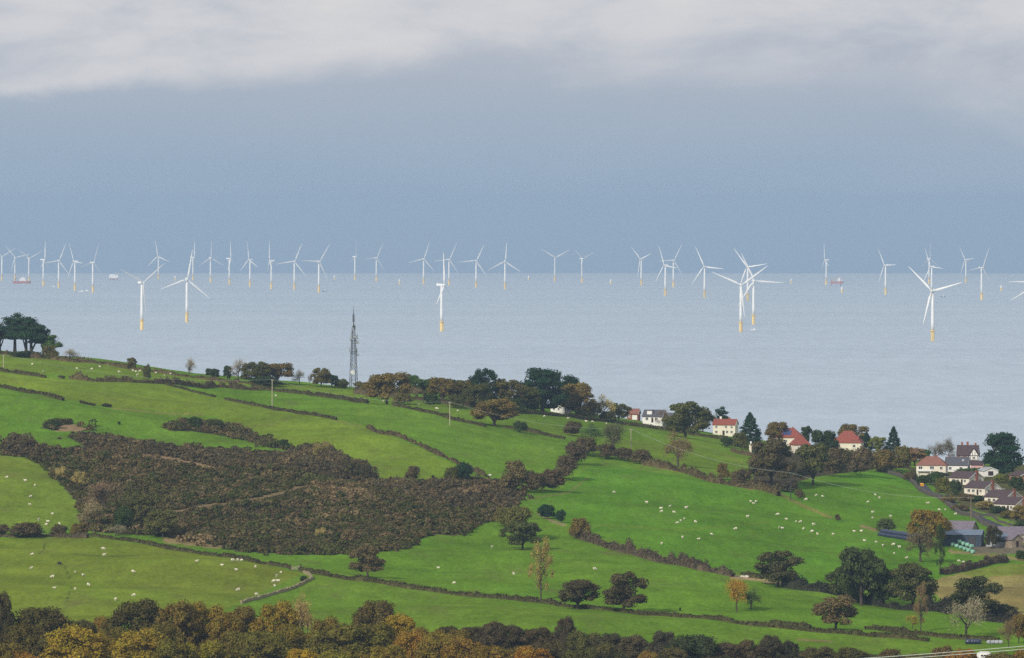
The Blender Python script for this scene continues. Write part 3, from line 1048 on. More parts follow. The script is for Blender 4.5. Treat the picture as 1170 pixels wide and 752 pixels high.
KINDS = {
    'oak': [v_oak(11), v_oak(12, flat=.9), v_oak(13), v_oak(14, flat=.8)], 'bush': [v_bush(21), v_bush(22), v_bush(23)],
    'wood': [v_wood(31), v_wood(32), v_wood(33)], 'cypress': [v_cypress(41), v_cypress(42)], 'cone': [v_cone(51), v_cone(52, full=.62)],
    'pine': [v_pine(61), v_pine(62), v_pine(63)], 'bare': [v_bare(71), v_bare(72), v_bare(73, leaves=500)],
    'thin': [v_bare(81, 2200, 1500), v_bare(82, 2200, 1600)], 'poplar': [v_poplar(91), v_poplar(92, wid=.4)],
}
TNAME = {'oak': ('broadleaf_tree', 'tree'), 'bush': ('shrub', 'shrub'), 'wood': ('woodland_tree', 'tree'), 'cypress': ('cypress_tree', 'tree'),
         'cone': ('conifer_tree', 'tree'), 'pine': ('pine_tree', 'tree'), 'bare': ('bare_tree', 'tree'), 'thin': ('thinning_tree', 'tree'), 'poplar': ('poplar_tree', 'tree')}
_tc = 0


def tree(px, by, h, w, kind, color, label, group=None, back=0.0, lean=0.0, depth=1.0):
    """a tree whose foot the photo shows at (px, by), h and w its height and width in photo pixels"""
    global _tc
    _tc += 1
    p = P(px, by, back)
    row = EYE + F * (CH - p.z) / p.y
    mpp = p.y / F
    hh = (h + (row - by)) * mpp
    ww = w * mpp
    var = KINDS[kind]
    crown, trunk = var[_tc % len(var)]
    rz = (_tc * 2.399) % 6.283
    nm, cat = TNAME[kind]
    jit = 1 + .08 * math.sin(_tc * 12.9)
    c = (color[0] * jit * 1.6, color[1] * jit * 1.66, color[2] * jit * 1.1)
    if trunk is None:
        o = link(nm, crown, None, p - Vector((0, 0, .15)), (0, 0, rz), (ww, ww * depth, hh), c)
        return tag(o, label, cat, group)
    e = empty(nm, p - Vector((0, 0, .1)), 0)
    e.rotation_euler = (0, lean, rz if not lean else 0)
    e.scale = (ww, ww * depth, hh)
    tag(e, label, cat, group)
    link('trunk', trunk, e)
    link('crown', crown, e, color=c)
    return e


DG, CON, OLV, OLB = (.034, .050, .020), (.016, .036, .021), (.066, .066, .024), (.090, .074, .030)
BRN, RUS, OCH, YEL = (.118, .082, .034), (.185, .100, .034), (.185, .135, .026), (.27, .19, .022)
PUR, PAL, TAN, YGR = (.082, .060, .042), (.20, .165, .155), (.235, .18, .095), (.13, .135, .035)
GRN = (.05, .085, .028)

RG = 'trees along the ridge'
TREES = [
    # pine clump, top left
    (1, 403, 37, 39, 'pine', CON, 'dark pine cut by the left edge on the ridge', 'pines on the ridge'),
    (17, 403, 47, 45, 'pine', CON, 'tallest dark pine of the clump at the left edge, thick bare trunk', 'pines on the ridge'),
    (28, 404, 47, 41, 'pine', CON, 'dark pine in the middle of the left ridge clump', 'pines on the ridge'),
    (38, 406, 45, 45, 'pine', CON, 'dark pine with a pale leaning trunk, right side of the left clump', 'pines on the ridge'),
    (47, 405, 34, 28, 'pine', CON, 'lower dark pine behind the right side of the left clump', 'pines on the ridge'),
    (60, 407, 27, 24, 'pine', GRN, 'small brighter pine leaning out at the right end of the left clump', 'pines on the ridge'),
    (57, 409, 15, 26, 'bush', OLB, 'round brown-green shrub under the leaning small pine', None),
    (28, 408, 8, 48, 'bush', DG, 'low green undergrowth shrub at the foot of the pine clump', None),
    (80, 412, 14, 24, 'bare', PAL, 'pale leafless bush right of the pine clump', None),
    # along the ridge
    (150, 422, 14, 14, 'oak', OLB, 'small windswept tree alone on the ridge hedge', RG), (168, 434, 19, 12, 'bush', OLV, 'upright oval hawthorn rising from the second hedge', RG),
    (216, 429, 20, 18, 'bare', PAL, 'pale leafless tree on the ridge against the sea', RG), (243, 433, 13, 18, 'oak', DG, 'small dark round tree on the ridge', RG),
    (260, 435, 18, 12, 'oak', DG, 'narrow dark tree beside a leafless one on the ridge', RG), (272, 436, 26, 26, 'bare', (.22, .17, .155), 'purplish leafless tree left of the brown ridge thicket', RG),
    (293, 438, 26, 38, 'oak', OLV, 'broad olive tree at the left of the ridge thicket', RG), (316, 439, 26, 40, 'oak', BRN, 'brown flat-topped tree joined to the olive one on the ridge', RG),
    (342, 440, 18, 16, 'bare', (.16, .13, .12), 'small leafless tree between brown thicket and olive tree, ridge', RG), (354, 441, 14, 8, 'bare', PUR, 'thin dark bare tree left of the olive ridge tree', RG),
    (367, 442, 23, 24, 'oak', OLB, 'olive-brown tree left of the lattice mast', RG), (379, 442, 15, 18, 'oak', CON, 'dark green small tree next to the olive one left of the mast', RG),
    (392, 443, 9, 16, 'bush', OLB, 'low shrub at the left foot of the mast', RG), (413, 446, 11, 24, 'bush', OLB, 'low brown shrub at the right foot of the mast', RG),
    (426, 447, 12, 22, 'bush', BRN, 'brown shrub between the mast and the big brown oak', RG),
    (442, 462, 39, 54, 'oak', BRN, 'big brown-leaved oak standing in front of the wall right of the mast', RG),
    (468, 455, 28, 30, 'oak', GRN, 'bright green rounded tree behind the big brown oak', RG), (486, 456, 27, 36, 'oak', GRN, 'long bright green tree right of the brown oak, on the ridge', RG),
    (476, 457, 15, 22, 'bare', (.16, .11, .10), 'purplish bare shrub between brown oak and green tree', RG),
    (506, 460, 31, 34, 'oak', BRN, 'brown tree at the right end of the green ridge trees', RG), (517, 460, 27, 20, 'oak', DG, 'dark green tree peeping over the brown ridge tree', RG),
    (531, 462, 32, 36, 'oak', OLB, 'olive-brown tree left of the tall dark pine on the ridge', RG), (553, 465, 46, 34, 'oak', CON, 'tall dark round-headed pine in the ridge wood', RG),
    (545, 466, 30, 34, 'oak', OLV, 'shaded olive tree below the tall dark pine', RG), (577, 468, 36, 48, 'oak', OLB, 'wide brown-olive tree right of the tall dark pine', RG),
    (603, 470, 32, 36, 'oak', OLV, 'olive tree under the left side of the great cypress', RG), (620, 471, 51, 56, 'cypress', CON, 'great dark blue-green cypress with ragged flat boughs, mid ridge', RG),
    (651, 473, 46, 32, 'cypress', CON, 'second dark cypress behind the tawny tree, right of the great one', RG), (659, 476, 40, 46, 'oak', (.14, .095, .04), 'tawny brown tree beside the white house on the ridge', RG),
    (641, 462, 17, 28, 'oak', (.17, .125, .06), 'tawny bough-like small tree over the white house roof', RG), (690, 480, 29, 24, 'thin', TAN, 'thin tan tree with gaps, right of the tawny one', RG),
    (678, 479, 20, 20, 'oak', OLB, 'brown-olive tree beneath the tan thin one', RG), (707, 482, 22, 26, 'oak', OLV, 'olive green tree left of the brick house', RG),
    (565, 487, 36, 60, 'oak', BRN, 'wide brown oak with low boughs standing alone in the upper field', None), (594, 494, 14, 20, 'bush', DG, 'dark bush at the right foot of the lone wide oak', None),
    (460, 462, 15, 26, 'bush', OLB, 'understorey shrub right of the big brown oak trunk', 'shrubs under the ridge trees'), (493, 464, 15, 26, 'bush', DG, 'dark understorey shrub below the bright green ridge trees', 'shrubs under the ridge trees'),
    (520, 466, 17, 26, 'bush', OLV, 'understorey shrub under the brown tree at the end of the green ones', 'shrubs under the ridge trees'), (560, 470, 16, 28, 'bush', DG, 'dark understorey shrub at the foot of the tall dark pine', 'shrubs under the ridge trees'),
    (590, 472, 18, 26, 'bush', DG, 'dark understorey shrub left of the great cypress trunk', 'shrubs under the ridge trees'), (665, 478, 16, 24, 'bush', OLB, 'understorey shrub under the tawny tree', 'shrubs under the ridge trees'),
    (695, 482, 14, 24, 'bush', OLV, 'understorey shrub under the thin tan tree', 'shrubs under the ridge trees'), (305, 441, 12, 44, 'bush', DG, 'dark understorey shrub under the brown flat-topped tree', 'shrubs under the ridge trees'),
    (390, 444, 12, 20, 'bush', OLV, 'olive shrub just left of the mast legs', 'shrubs under the ridge trees'), (775, 494, 16, 30, 'bush', OLB, 'understorey shrub at the foot of the large domed olive tree', 'shrubs under the ridge trees'),
    # fields in the middle
    (655, 498, 18, 28, 'bush', PUR, 'round dark purple bush where two hedges meet', None), (675, 510, 27, 26, 'thin', GRN, 'thin green tree beside the round purple bush', None),
    (701, 521, 37, 34, 'thin', (.075, .075, .045), 'grey-green ivy-clad bare tree left of the middle pole', None), (775, 533, 40, 36, 'thin', (.13, .09, .055), 'brown leafless round tree alone on the hedge, right of the middle pole', None),
    # among the houses
    (757, 488, 20, 24, 'bare', (.14, .10, .11), 'purple bare tree behind the grey-roofed house', RG), (783, 500, 43, 56, 'oak', OLV, 'large domed olive tree among the houses', RG),
    (803, 494, 28, 30, 'oak', OLV, 'olive tree between the large dome and the red-roofed white house', RG), (824, 484, 21, 24, 'pine', CON, 'dark umbrella-shaped tree behind the white house with red roof', RG),
    (857, 508, 37, 34, 'cone', CON, 'dense dark cone-shaped conifer right of the white house', RG), (845, 513, 20, 24, 'bush', OLV, 'olive shrub below the dark cone conifer', None),
    (830, 511, 13, 18, 'bush', DG, 'dark shrub left of the olive one below the conifer', None), (864, 518, 12, 12, 'bush', CON, 'dark low shrub by the white gatehouse', None),
    (887, 508, 30, 28, 'oak', BRN, 'brown tree behind the left red-roofed house', RG), (881, 554, 56, 58, 'oak', (.075, .058, .038), 'big dark brown tree before the left red-roofed house', None),
    (929, 554, 51, 48, 'oak', (.083, .082, .038), 'olive grey-green domed tree at the edge of the sheep field', None),
    (921, 508, 22, 16, 'oak', DG, 'dark tree just right of the solar-panelled red roof', RG), (943, 528, 42, 34, 'oak', DG, 'dark tree between the two red-roofed houses', RG),
    (974, 508, 25, 46, 'oak', (.12, .085, .03), 'brown domed tree rising behind the right red roof', RG), (990, 516, 23, 20, 'cone', CON, 'dark pointed shrub-like conifer right of the right red roof', RG),
    (1004, 518, 20, 24, 'oak', YGR, 'yellow-green tree between conifer and blue spruce', RG), (1021, 522, 35, 25, 'cone', CON, 'blue-green spruce standing against the sea', RG),
    (958, 545, 36, 42, 'bush', PUR, 'purple-brown thicket shrub above the humped field, under the right red roof', 'thicket above the humped field'),
    (985, 543, 34, 38, 'bush', (.09, .065, .05), 'purple-brown thicket shrub below the yellow-green tree', 'thicket above the humped field'),
    (1008, 540, 30, 36, 'bush', BRN, 'brown thicket shrub below the blue spruce', 'thicket above the humped field'),
    (1030, 538, 30, 32, 'bush', OLB, 'olive-brown thicket shrub at the top of the lane', 'thicket above the humped field'),
    (1045, 532, 22, 28, 'oak', (.17, .10, .065), 'pinkish-brown tree left of the cream hipped house', RG), (1056, 530, 18, 18, 'oak', GRN, 'green shrub-like tree behind the cream hipped house', RG),
    (1068, 530, 24, 24, 'bare', PUR, 'dark leafless tree behind the cream hipped roof', RG), (1084, 531, 30, 26, 'bare', (.09, .08, .07), 'taller leafless tree beside the timbered house', RG),
    (1146, 544, 51, 48, 'cypress', CON, 'massive dark blue-green cedar above the bungalows', RG),
    # village gardens
    (1077, 566, 22, 24, 'bush', (.10, .095, .03), 'olive-yellow garden shrub below the cream house', 'garden shrubs'), (1091, 565, 18, 18, 'bush', DG, 'dark green garden shrub before the top bungalow', 'garden shrubs'),
    (1056, 554, 13, 22, 'bush', DG, 'dark hedge-like shrub under the cream house balcony', 'garden shrubs'), (1068, 552, 12, 14, 'bush', GRN, 'green garden shrub right of the orange bin', 'garden shrubs'),
    (1126, 582, 11, 30, 'bush', TAN, 'pale straw-coloured garden shrub by the lane', 'garden shrubs'), (1106, 572, 9, 26, 'bush', (.12, .08, .06), 'pinkish garden shrub below the second bungalow', 'garden shrubs'),
    (1144, 570, 12, 26, 'bush', PUR, 'dark garden shrub before the third bungalow', 'garden shrubs'), (1110, 542, 8, 46, 'bush', GRN, 'green clipped shrub row behind the top bungalow', 'garden shrubs'),
    (1162, 560, 18, 22, 'bush', DG, 'green garden shrub at the right edge beside the third bungalow', 'garden shrubs'), (1144, 552, 12, 20, 'bush', YGR, 'yellow-green shrub below the cedar', 'garden shrubs'),
    (1085, 575, 10, 22, 'bush', BRN, 'brown garden shrub by the lane, left of the straw-coloured one', 'garden shrubs'), (1097, 584, 9, 24, 'bush', (.10, .07, .05), 'reddish garden shrub on the lane bank', 'garden shrubs'),
    (1118, 574, 9, 22, 'bush', DG, 'dark garden shrub under the second bungalow windows', 'garden shrubs'), (1153, 592, 10, 24, 'bush', OLB, 'olive-brown garden shrub left of the orange-olive tree', 'garden shrubs'),
    (1040, 550, 13, 20, 'bush', PUR, 'dark shrub at the bend where the lane begins', 'garden shrubs'), (1168, 603, 10, 26, 'bush', DG, 'dark garden shrub at the right edge above the farm', 'garden shrubs'),
    (1072, 548, 10, 30, 'bush', DG, 'dark shrub row along the foot of the cream house', 'garden shrubs'), (1133, 560, 8, 16, 'bush', PUR, 'small dark shrub between second and third bungalow', 'garden shrubs'),
    (1167, 600, 27, 26, 'oak', (.15, .105, .04), 'orange-olive tree at the right edge below the bungalows', None), (1140, 586, 9, 26, 'bush', DG, 'dark green shrub beside the lane wall', 'garden shrubs'),
    # farm
    (1062, 626, 47, 48, 'oak', (.165, .105, .03), 'rusty orange-topped tree behind the blue bales', None), (1052, 642, 42, 42, 'thin', (.10, .075, .05), 'brown half-bare tree in front of the blue bales', None),
    (1074, 655, 54, 22, 'poplar', DG, 'dark ivy-covered slender tree before the green bales', None), (1012, 608, 18, 24, 'bush', (.06, .075, .035), 'round grey-green bush above the left end of the blue bales', None),
    (957, 595, 8, 9, 'bush', PUR, 'tiny dark bush at the end of the pale track', None), (1134, 627, 27, 20, 'oak', (.05, .045, .03), 'small dark tree between the two blue sheds', None),
    (1167, 640, 13, 16, 'bush', DG, 'dark round bush at the right edge below the farm', None),
    # lower right
    (889, 670, 43, 56, 'oak', (.062, .058, .034), 'dark brown-green oak at the left end of the lower right hedge', None), (984, 692, 72, 60, 'oak', (.05, .062, .028), 'tallest dark green oak of the lower right row', None),
    (968, 690, 45, 44, 'oak', (.052, .06, .028), 'dark green oak tucked left of the tallest one', None), (1043, 696, 60, 62, 'oak', (.058, .058, .028), 'broad dark oak right of the tallest oak, below the farm', None),
    (1010, 692, 44, 36, 'oak', DG, 'dark oak in the middle of the lower right row', None),
    (955, 720, 42, 54, 'oak', (.105, .075, .048), 'brown spreading oak alone in the grass, lower right', None), (1052, 722, 56, 24, 'poplar', (.15, .095, .07), 'slim reddish-brown poplar, lower right', None),
    (1043, 719, 16, 16, 'thin', OCH, 'small ochre sapling at the foot of the slim poplar', None), (1113, 706, 50, 62, 'oak', (.042, .045, .024), 'dark rounded oak before the tan field', None),
    (1104, 730, 46, 58, 'bare', PAL, 'pale pinkish-grey leafless tree in front of the dark rounded oak', None), (1152, 740, 32, 26, 'bare', (.13, .09, .06), 'brown leafless tree near the right edge', None),
    (1090, 692, 12, 30, 'bush', DG, 'low dark bush left of the dark rounded oak', None), (1140, 703, 14, 46, 'bush', (.045, .045, .025), 'low dark bush right of the dark rounded oak', None),
    (1164, 735, 36, 24, 'oak', (.14, .09, .035), 'russet tree cut by the right edge near the bottom', None),
    # centre
    (618, 686, 70, 42, 'poplar', (.24, .18, .085), 'tall pale yellow poplar, alone above the long hedge', None), (660, 696, 39, 50, 'oak', (.068, .055, .036), 'left of the two dark oaks on the long hedge', None),
    (713, 700, 49, 54, 'oak', (.070, .055, .036), 'right and larger of the two dark oaks on the long hedge', None), (842, 699, 36, 32, 'thin', (.26, .135, .025), 'small orange tree left of a green one in the lower field', None),
    (858, 696, 25, 26, 'thin', (.06, .08, .03), 'small green tree touching the orange one', None), (777, 698, 5, 3, 'bush', DG, 'tiny sapling in the lower field', None),
    (420, 659, 38, 44, 'oak', (.10, .072, .05), 'windswept brown tree leaning at the hedge, lower left of centre', None), (590, 618, 42, 46, 'oak', (.10, .092, .034), 'yellow-olive tree at the right tip of the gorse', None),
    (597, 628, 34, 48, 'oak', (.062, .068, .03), 'dark olive tree below the yellow-olive one', None), (576, 602, 26, 26, 'bush', OLB, 'brown-olive bush between gorse and the yellow-olive tree', None),
    (625, 593, 18, 26, 'bush', CON, 'very dark bush right of the gorse', None), (641, 597, 16, 14, 'bush', CON, 'small pointed dark bush beside the very dark one', None),
    (663, 616, 28, 28, 'bush', BRN, 'brown bramble bush at the top of the sloping hedge', None),
    (472, 550, 19, 22, 'bush', PUR, 'round dark bush alone above the gorse', None), (530, 551, 24, 28, 'bush', CON, 'dark green bush at the foot of the diagonal hedge', None), (516, 551, 20, 20, 'bush', OLV, 'olive bush left of the dark green one, above the gorse', None),
    # thick hedgerow up the middle
    (587, 562, 38, 40, 'bush', (.10, .075, .045), 'brown tree-like bush at the left end of the middle thicket', 'bushes of the middle thicket'),
    (610, 563, 27, 34, 'bush', PUR, 'purple-brown bush second from left in the middle thicket', 'bushes of the middle thicket'), (630, 561, 29, 34, 'bush', (.09, .062, .05), 'purple-brown bush at the bend of the middle thicket', 'bushes of the middle thicket'),
    (645, 548, 30, 32, 'bush', (.085, .06, .048), 'purple-brown bush above the bend of the middle thicket', 'bushes of the middle thicket'), (657, 531, 28, 32, 'bush', (.08, .058, .05), 'bush halfway up the middle thicket', 'bushes of the middle thicket'),
    (668, 521, 24, 34, 'bush', PUR, 'bush at the top of the middle thicket', 'bushes of the middle thicket'), (693, 524, 18, 32, 'bush', PUR, 'low bush at the foot of the ivy-clad tree', 'bushes of the middle thicket'),
    (712, 526, 16, 28, 'bush', (.08, .06, .045), 'low bush left of the middle pole', 'bushes of the middle thicket'), (733, 530, 19, 26, 'bush', PUR, 'peaked purple bush right of the middle pole', 'bushes of the middle thicket'),
    (826, 548, 20, 20, 'bush', BRN, 'brown bush on the hedge left of the big dark brown tree', None), (846, 556, 22, 30, 'bush', PUR, 'dark thorn bush against the big dark brown tree', None),
    (900, 562, 15, 30, 'bush', (.06, .048, .04), 'dark thorn bush below the big dark brown tree', None), (914, 570, 12, 14, 'bush', PUR, 'small thorn bush below the olive dome tree', None),
    # left scrub
    (70, 548, 16, 18, 'bush', TAN, 'left tan bush at the edge of the gorse', None), (92, 556, 20, 22, 'bush', (.20, .155, .08), 'right tan bush at the edge of the gorse', None),
    (118, 585, 34, 44, 'thin', (.13, .085, .075), 'purplish bare thicket at the edge of the left field', None), (104, 602, 30, 34, 'bare', (.19, .145, .11), 'pale bare thicket by the left field', None),
    (160, 600, 40, 48, 'oak', (.07, .066, .03), 'olive round-headed tree, upper one of the pair in the gorse', None), (186, 614, 34, 44, 'oak', (.082, .076, .034), 'olive round-headed tree, lower one of the pair in the gorse', None),
    (142, 606, 30, 30, 'bush', DG, 'dark bush left of the pair of olive trees', None), (30, 614, 20, 44, 'bush', PUR, 'dark thorn bush on the hedge below the left field', None), (2, 612, 14, 24, 'bush', PUR, 'thorn bush cut by the left edge below the left field', None),
    (68, 612, 14, 24, 'bush', PUR, 'small thorn bush between sheep below the left field', None), (90, 613, 18, 24, 'bush', BRN, 'brown bush at the corner of the left field', None), (132, 613, 13, 28, 'bare', PAL, 'pale fallen-looking bare bush below the gorse', None),
    (30, 512, 13, 28, 'bush', PUR, 'dark bush at the top corner of the left field', None),
    (62, 489, 11, 20, 'bush', DG, 'dark gorse bush on the grassy knoll, upper left', None), (136, 485, 4, 5, 'bush', DG, 'tiny lone gorse bush in the upper left field', None),
    (222, 489, 14, 22, 'bush', DG, 'dark bush at the head of the gorse bank', None), (245, 491, 14, 26, 'bush', (.05, .052, .025), 'gorse bush second along the gorse bank', None), (325, 513, 12, 18, 'bush', DG, 'dark bush at the lower end of the gorse bank', None),
    (366, 527, 20, 24, 'thin', (.16, .125, .06), 'tan leafy bush rising at the top of the gorse', None), (402, 543, 20, 26, 'bush', (.06, .05, .035), 'dark bush at the upper right of the gorse', None), (419, 549, 20, 20, 'bush', (.05, .045, .035), 'dark bush at the gorse corner near white rubble', None),
    (367, 615, 13, 18, 'bush', TAN, 'tan rounded bush inside the lower gorse', None), (400, 622, 20, 24, 'bush', (.12, .085, .06), 'brown bush beside the tan one, lower gorse', None), (347, 665, 8, 11, 'bush', DG, 'small dark bush at the corner of the stone wall', None),
]
for a in TREES:
    tree(*a[:7], group=a[7])

# the autumn wood along the bottom edge: (column, foot, height, width, kind, colour, colour word)
W = [
    (0, 752, 76, 34, 'wood', (.05, .045, .026), 'dark'), (48, 756, 62, 72, 'wood', (.062, .055, .024), 'dark'), (92, 752, 44, 40, 'wood', (.075, .068, .03), 'olive'),
    (118, 748, 44, 34, 'wood', (.15, .10, .03), 'ochre'), (160, 760, 74, 72, 'wood', (.060, .054, .024), 'dark'), (200, 764, 76, 56, 'wood', (.11, .082, .03), 'brown'),
    (236, 762, 75, 56, 'wood', (.15, .115, .028), 'ochre'), (275, 760, 66, 48, 'wood', (.115, .086, .032), 'brown'), (316, 762, 74, 54, 'wood', (.16, .12, .026), 'ochre'),
    (346, 750, 68, 44, 'bare', (.20, .145, .085), 'leafless'), (430, 745, 58, 54, 'wood', (.075, .06, .028), 'dark'), (456, 756, 54, 48, 'wood', (.205, .15, .024), 'yellow'),
    (396, 778, 67, 92, 'wood', (.085, .078, .024), 'olive'), (300, 786, 64, 70, 'wood', (.082, .075, .023), 'olive'), (92, 788, 72, 84, 'wood', (.20, .15, .022), 'yellow'),
    (158, 790, 72, 78, 'wood', (.185, .14, .022), 'yellow'), (18, 790, 46, 62, 'wood', (.22, .115, .026), 'orange'), (60, 775, 48, 50, 'wood', (.065, .056, .026), 'dark'),
    (232, 794, 62, 60, 'wood', (.13, .115, .024), 'olive'), (345, 794, 52, 48, 'wood', (.26, .18, .018), 'yellow'), (385, 800, 56, 60, 'wood', (.125, .115, .022), 'olive'),
    (470, 782, 63, 46, 'wood', (.205, .125, .026), 'orange'),
    (30, 772, 58, 56, 'wood', (.075, .062, .024), 'olive'), (255, 772, 70, 52, 'wood', (.13, .095, .026), 'brown'), (335, 776, 62, 58, 'wood', (.12, .098, .024), 'olive'),
    (185, 778, 66, 54, 'wood', (.095, .078, .024), 'brown'), (428, 770, 58, 54, 'wood', (.098, .085, .024), 'olive'), (490, 768, 52, 50, 'wood', (.115, .09, .026), 'brown'),
    (520, 770, 50, 50, 'wood', (.105, .08, .028), 'brown'), (372, 768, 62, 46, 'wood', (.11, .085, .028), 'ochre'), (0, 790, 58, 50, 'wood', (.10, .08, .026), 'brown'),
    (600, 772, 34, 40, 'wood', (.09, .07, .034), 'brown'), (770, 782, 42, 44, 'wood', (.075, .06, .034), 'brown'), (690, 778, 44, 44, 'wood', (.08, .066, .034), 'brown'), (500, 782, 58, 56, 'wood', (.12, .092, .026), 'ochre'), (532, 786, 58, 54, 'wood', (.16, .105, .028), 'orange'),
    (440, 798, 62, 60, 'wood', (.12, .094, .024), 'olive'), (270, 778, 56, 52, 'wood', (.09, .078, .025), 'olive'), (200, 796, 64, 56, 'wood', (.10, .09, .024), 'olive'),
    (128, 764, 48, 40, 'wood', (.095, .08, .026), 'brown'), (560, 790, 52, 52, 'wood', (.135, .095, .028), 'brown'), (575, 770, 30, 40, 'wood', (.10, .08, .032), 'brown'),
    (512, 742, 27, 36, 'wood', (.055, .045, .036), 'dark'), (540, 748, 32, 36, 'wood', (.06, .048, .040), 'dark'), (562, 748, 38, 34, 'wood', (.075, .06, .052), 'purplish'),
    (588, 748, 34, 42, 'wood', (.052, .044, .034), 'dark'), (616, 750, 33, 38, 'wood', (.065, .052, .040), 'purplish'), (645, 752, 47, 26, 'wood', (.055, .045, .042), 'purplish'),
    (668, 758, 38, 46, 'wood', (.085, .08, .036), 'olive'), (695, 760, 36, 42, 'wood', (.058, .05, .036), 'dark'), (722, 762, 36, 40, 'wood', (.08, .062, .046), 'purplish'),
    (758, 762, 42, 32, 'wood', (.055, .046, .042), 'purplish'), (792, 768, 42, 66, 'wood', (.042, .05, .03), 'dark'), (830, 768, 34, 36, 'wood', (.075, .055, .045), 'purplish'),
    (852, 768, 38, 32, 'wood', (.085, .06, .045), 'purplish'), (880, 766, 40, 30, 'wood', (.056, .046, .04), 'dark'), (904, 766, 34, 24, 'wood', (.045, .042, .034), 'dark'),
    (935, 772, 34, 46, 'wood', (.085, .068, .042), 'brown'), (972, 774, 34, 42, 'wood', (.07, .062, .034), 'olive'), (610, 786, 47, 54, 'wood', (.235, .125, .024), 'orange'),
    (665, 792, 52, 50, 'wood', (.07, .065, .03), 'olive'), (700, 792, 46, 52, 'wood', (.05, .046, .03), 'dark'), (741, 790, 46, 34, 'wood', (.20, .12, .04), 'orange'),
    (765, 794, 44, 40, 'wood', (.065, .058, .032), 'olive'), (820, 794, 44, 54, 'wood', (.055, .052, .03), 'dark'), (870, 794, 42, 54, 'wood', (.075, .058, .036), 'brown'),
    (915, 794, 42, 50, 'wood', (.06, .054, .032), 'dark'), (960, 794, 40, 50, 'wood', (.085, .065, .036), 'brown'), (1010, 792, 42, 50, 'wood', (.075, .068, .032), 'olive'),
    (1055, 790, 44, 52, 'wood', (.11, .085, .032), 'brown'), (1100, 788, 46, 44, 'wood', (.20, .095, .028), 'orange'), (1140, 790, 44, 48, 'wood', (.10, .076, .03), 'brown'),
    (1172, 786, 46, 40, 'wood', (.15, .09, .03), 'orange'), (634, 770, 38, 40, 'wood', (.058, .05, .034), 'dark'), (30, 812, 48, 60, 'wood', (.12, .09, .026), 'brown'),
    (120, 816, 52, 60, 'wood', (.16, .125, .024), 'ochre'), (485, 808, 50, 60, 'wood', (.14, .11, .022), 'ochre'), (1020, 762, 22, 40, 'bush', (.10, .07, .04), 'brown'), (1078, 762, 26, 36, 'bush', (.12, .075, .04), 'brown'),
]
cnt = {}
for a in W:
    cnt.setdefault(a[6], []).append(a[0])
for a in W:
    n_ = sorted(cnt[a[6]]).index(a[0]) + 1
    lab = '%s %s in the autumn wood along the bottom, %s %s one from the left' % (a[6], 'bush' if a[4] == 'bush' else 'tree', nth(n_), a[6])
    g_ = (.86 if a[6] in ('yellow', 'orange') else 1.0) if a[0] < 660 or a[6] in ('orange', 'ochre', 'olive') else .9
    cc = (a[5][0] * g_ * (1.08 if a[0] < 660 else 1.0), a[5][1] * g_ * (.97 if a[0] < 660 else 1.0), a[5][2] * .9)
    big = 1.14 if a[4] == 'wood' else 1.0
    tree(a[0], a[1], a[2], a[3] * big, a[4], cc, lab, 'trees of the autumn wood')

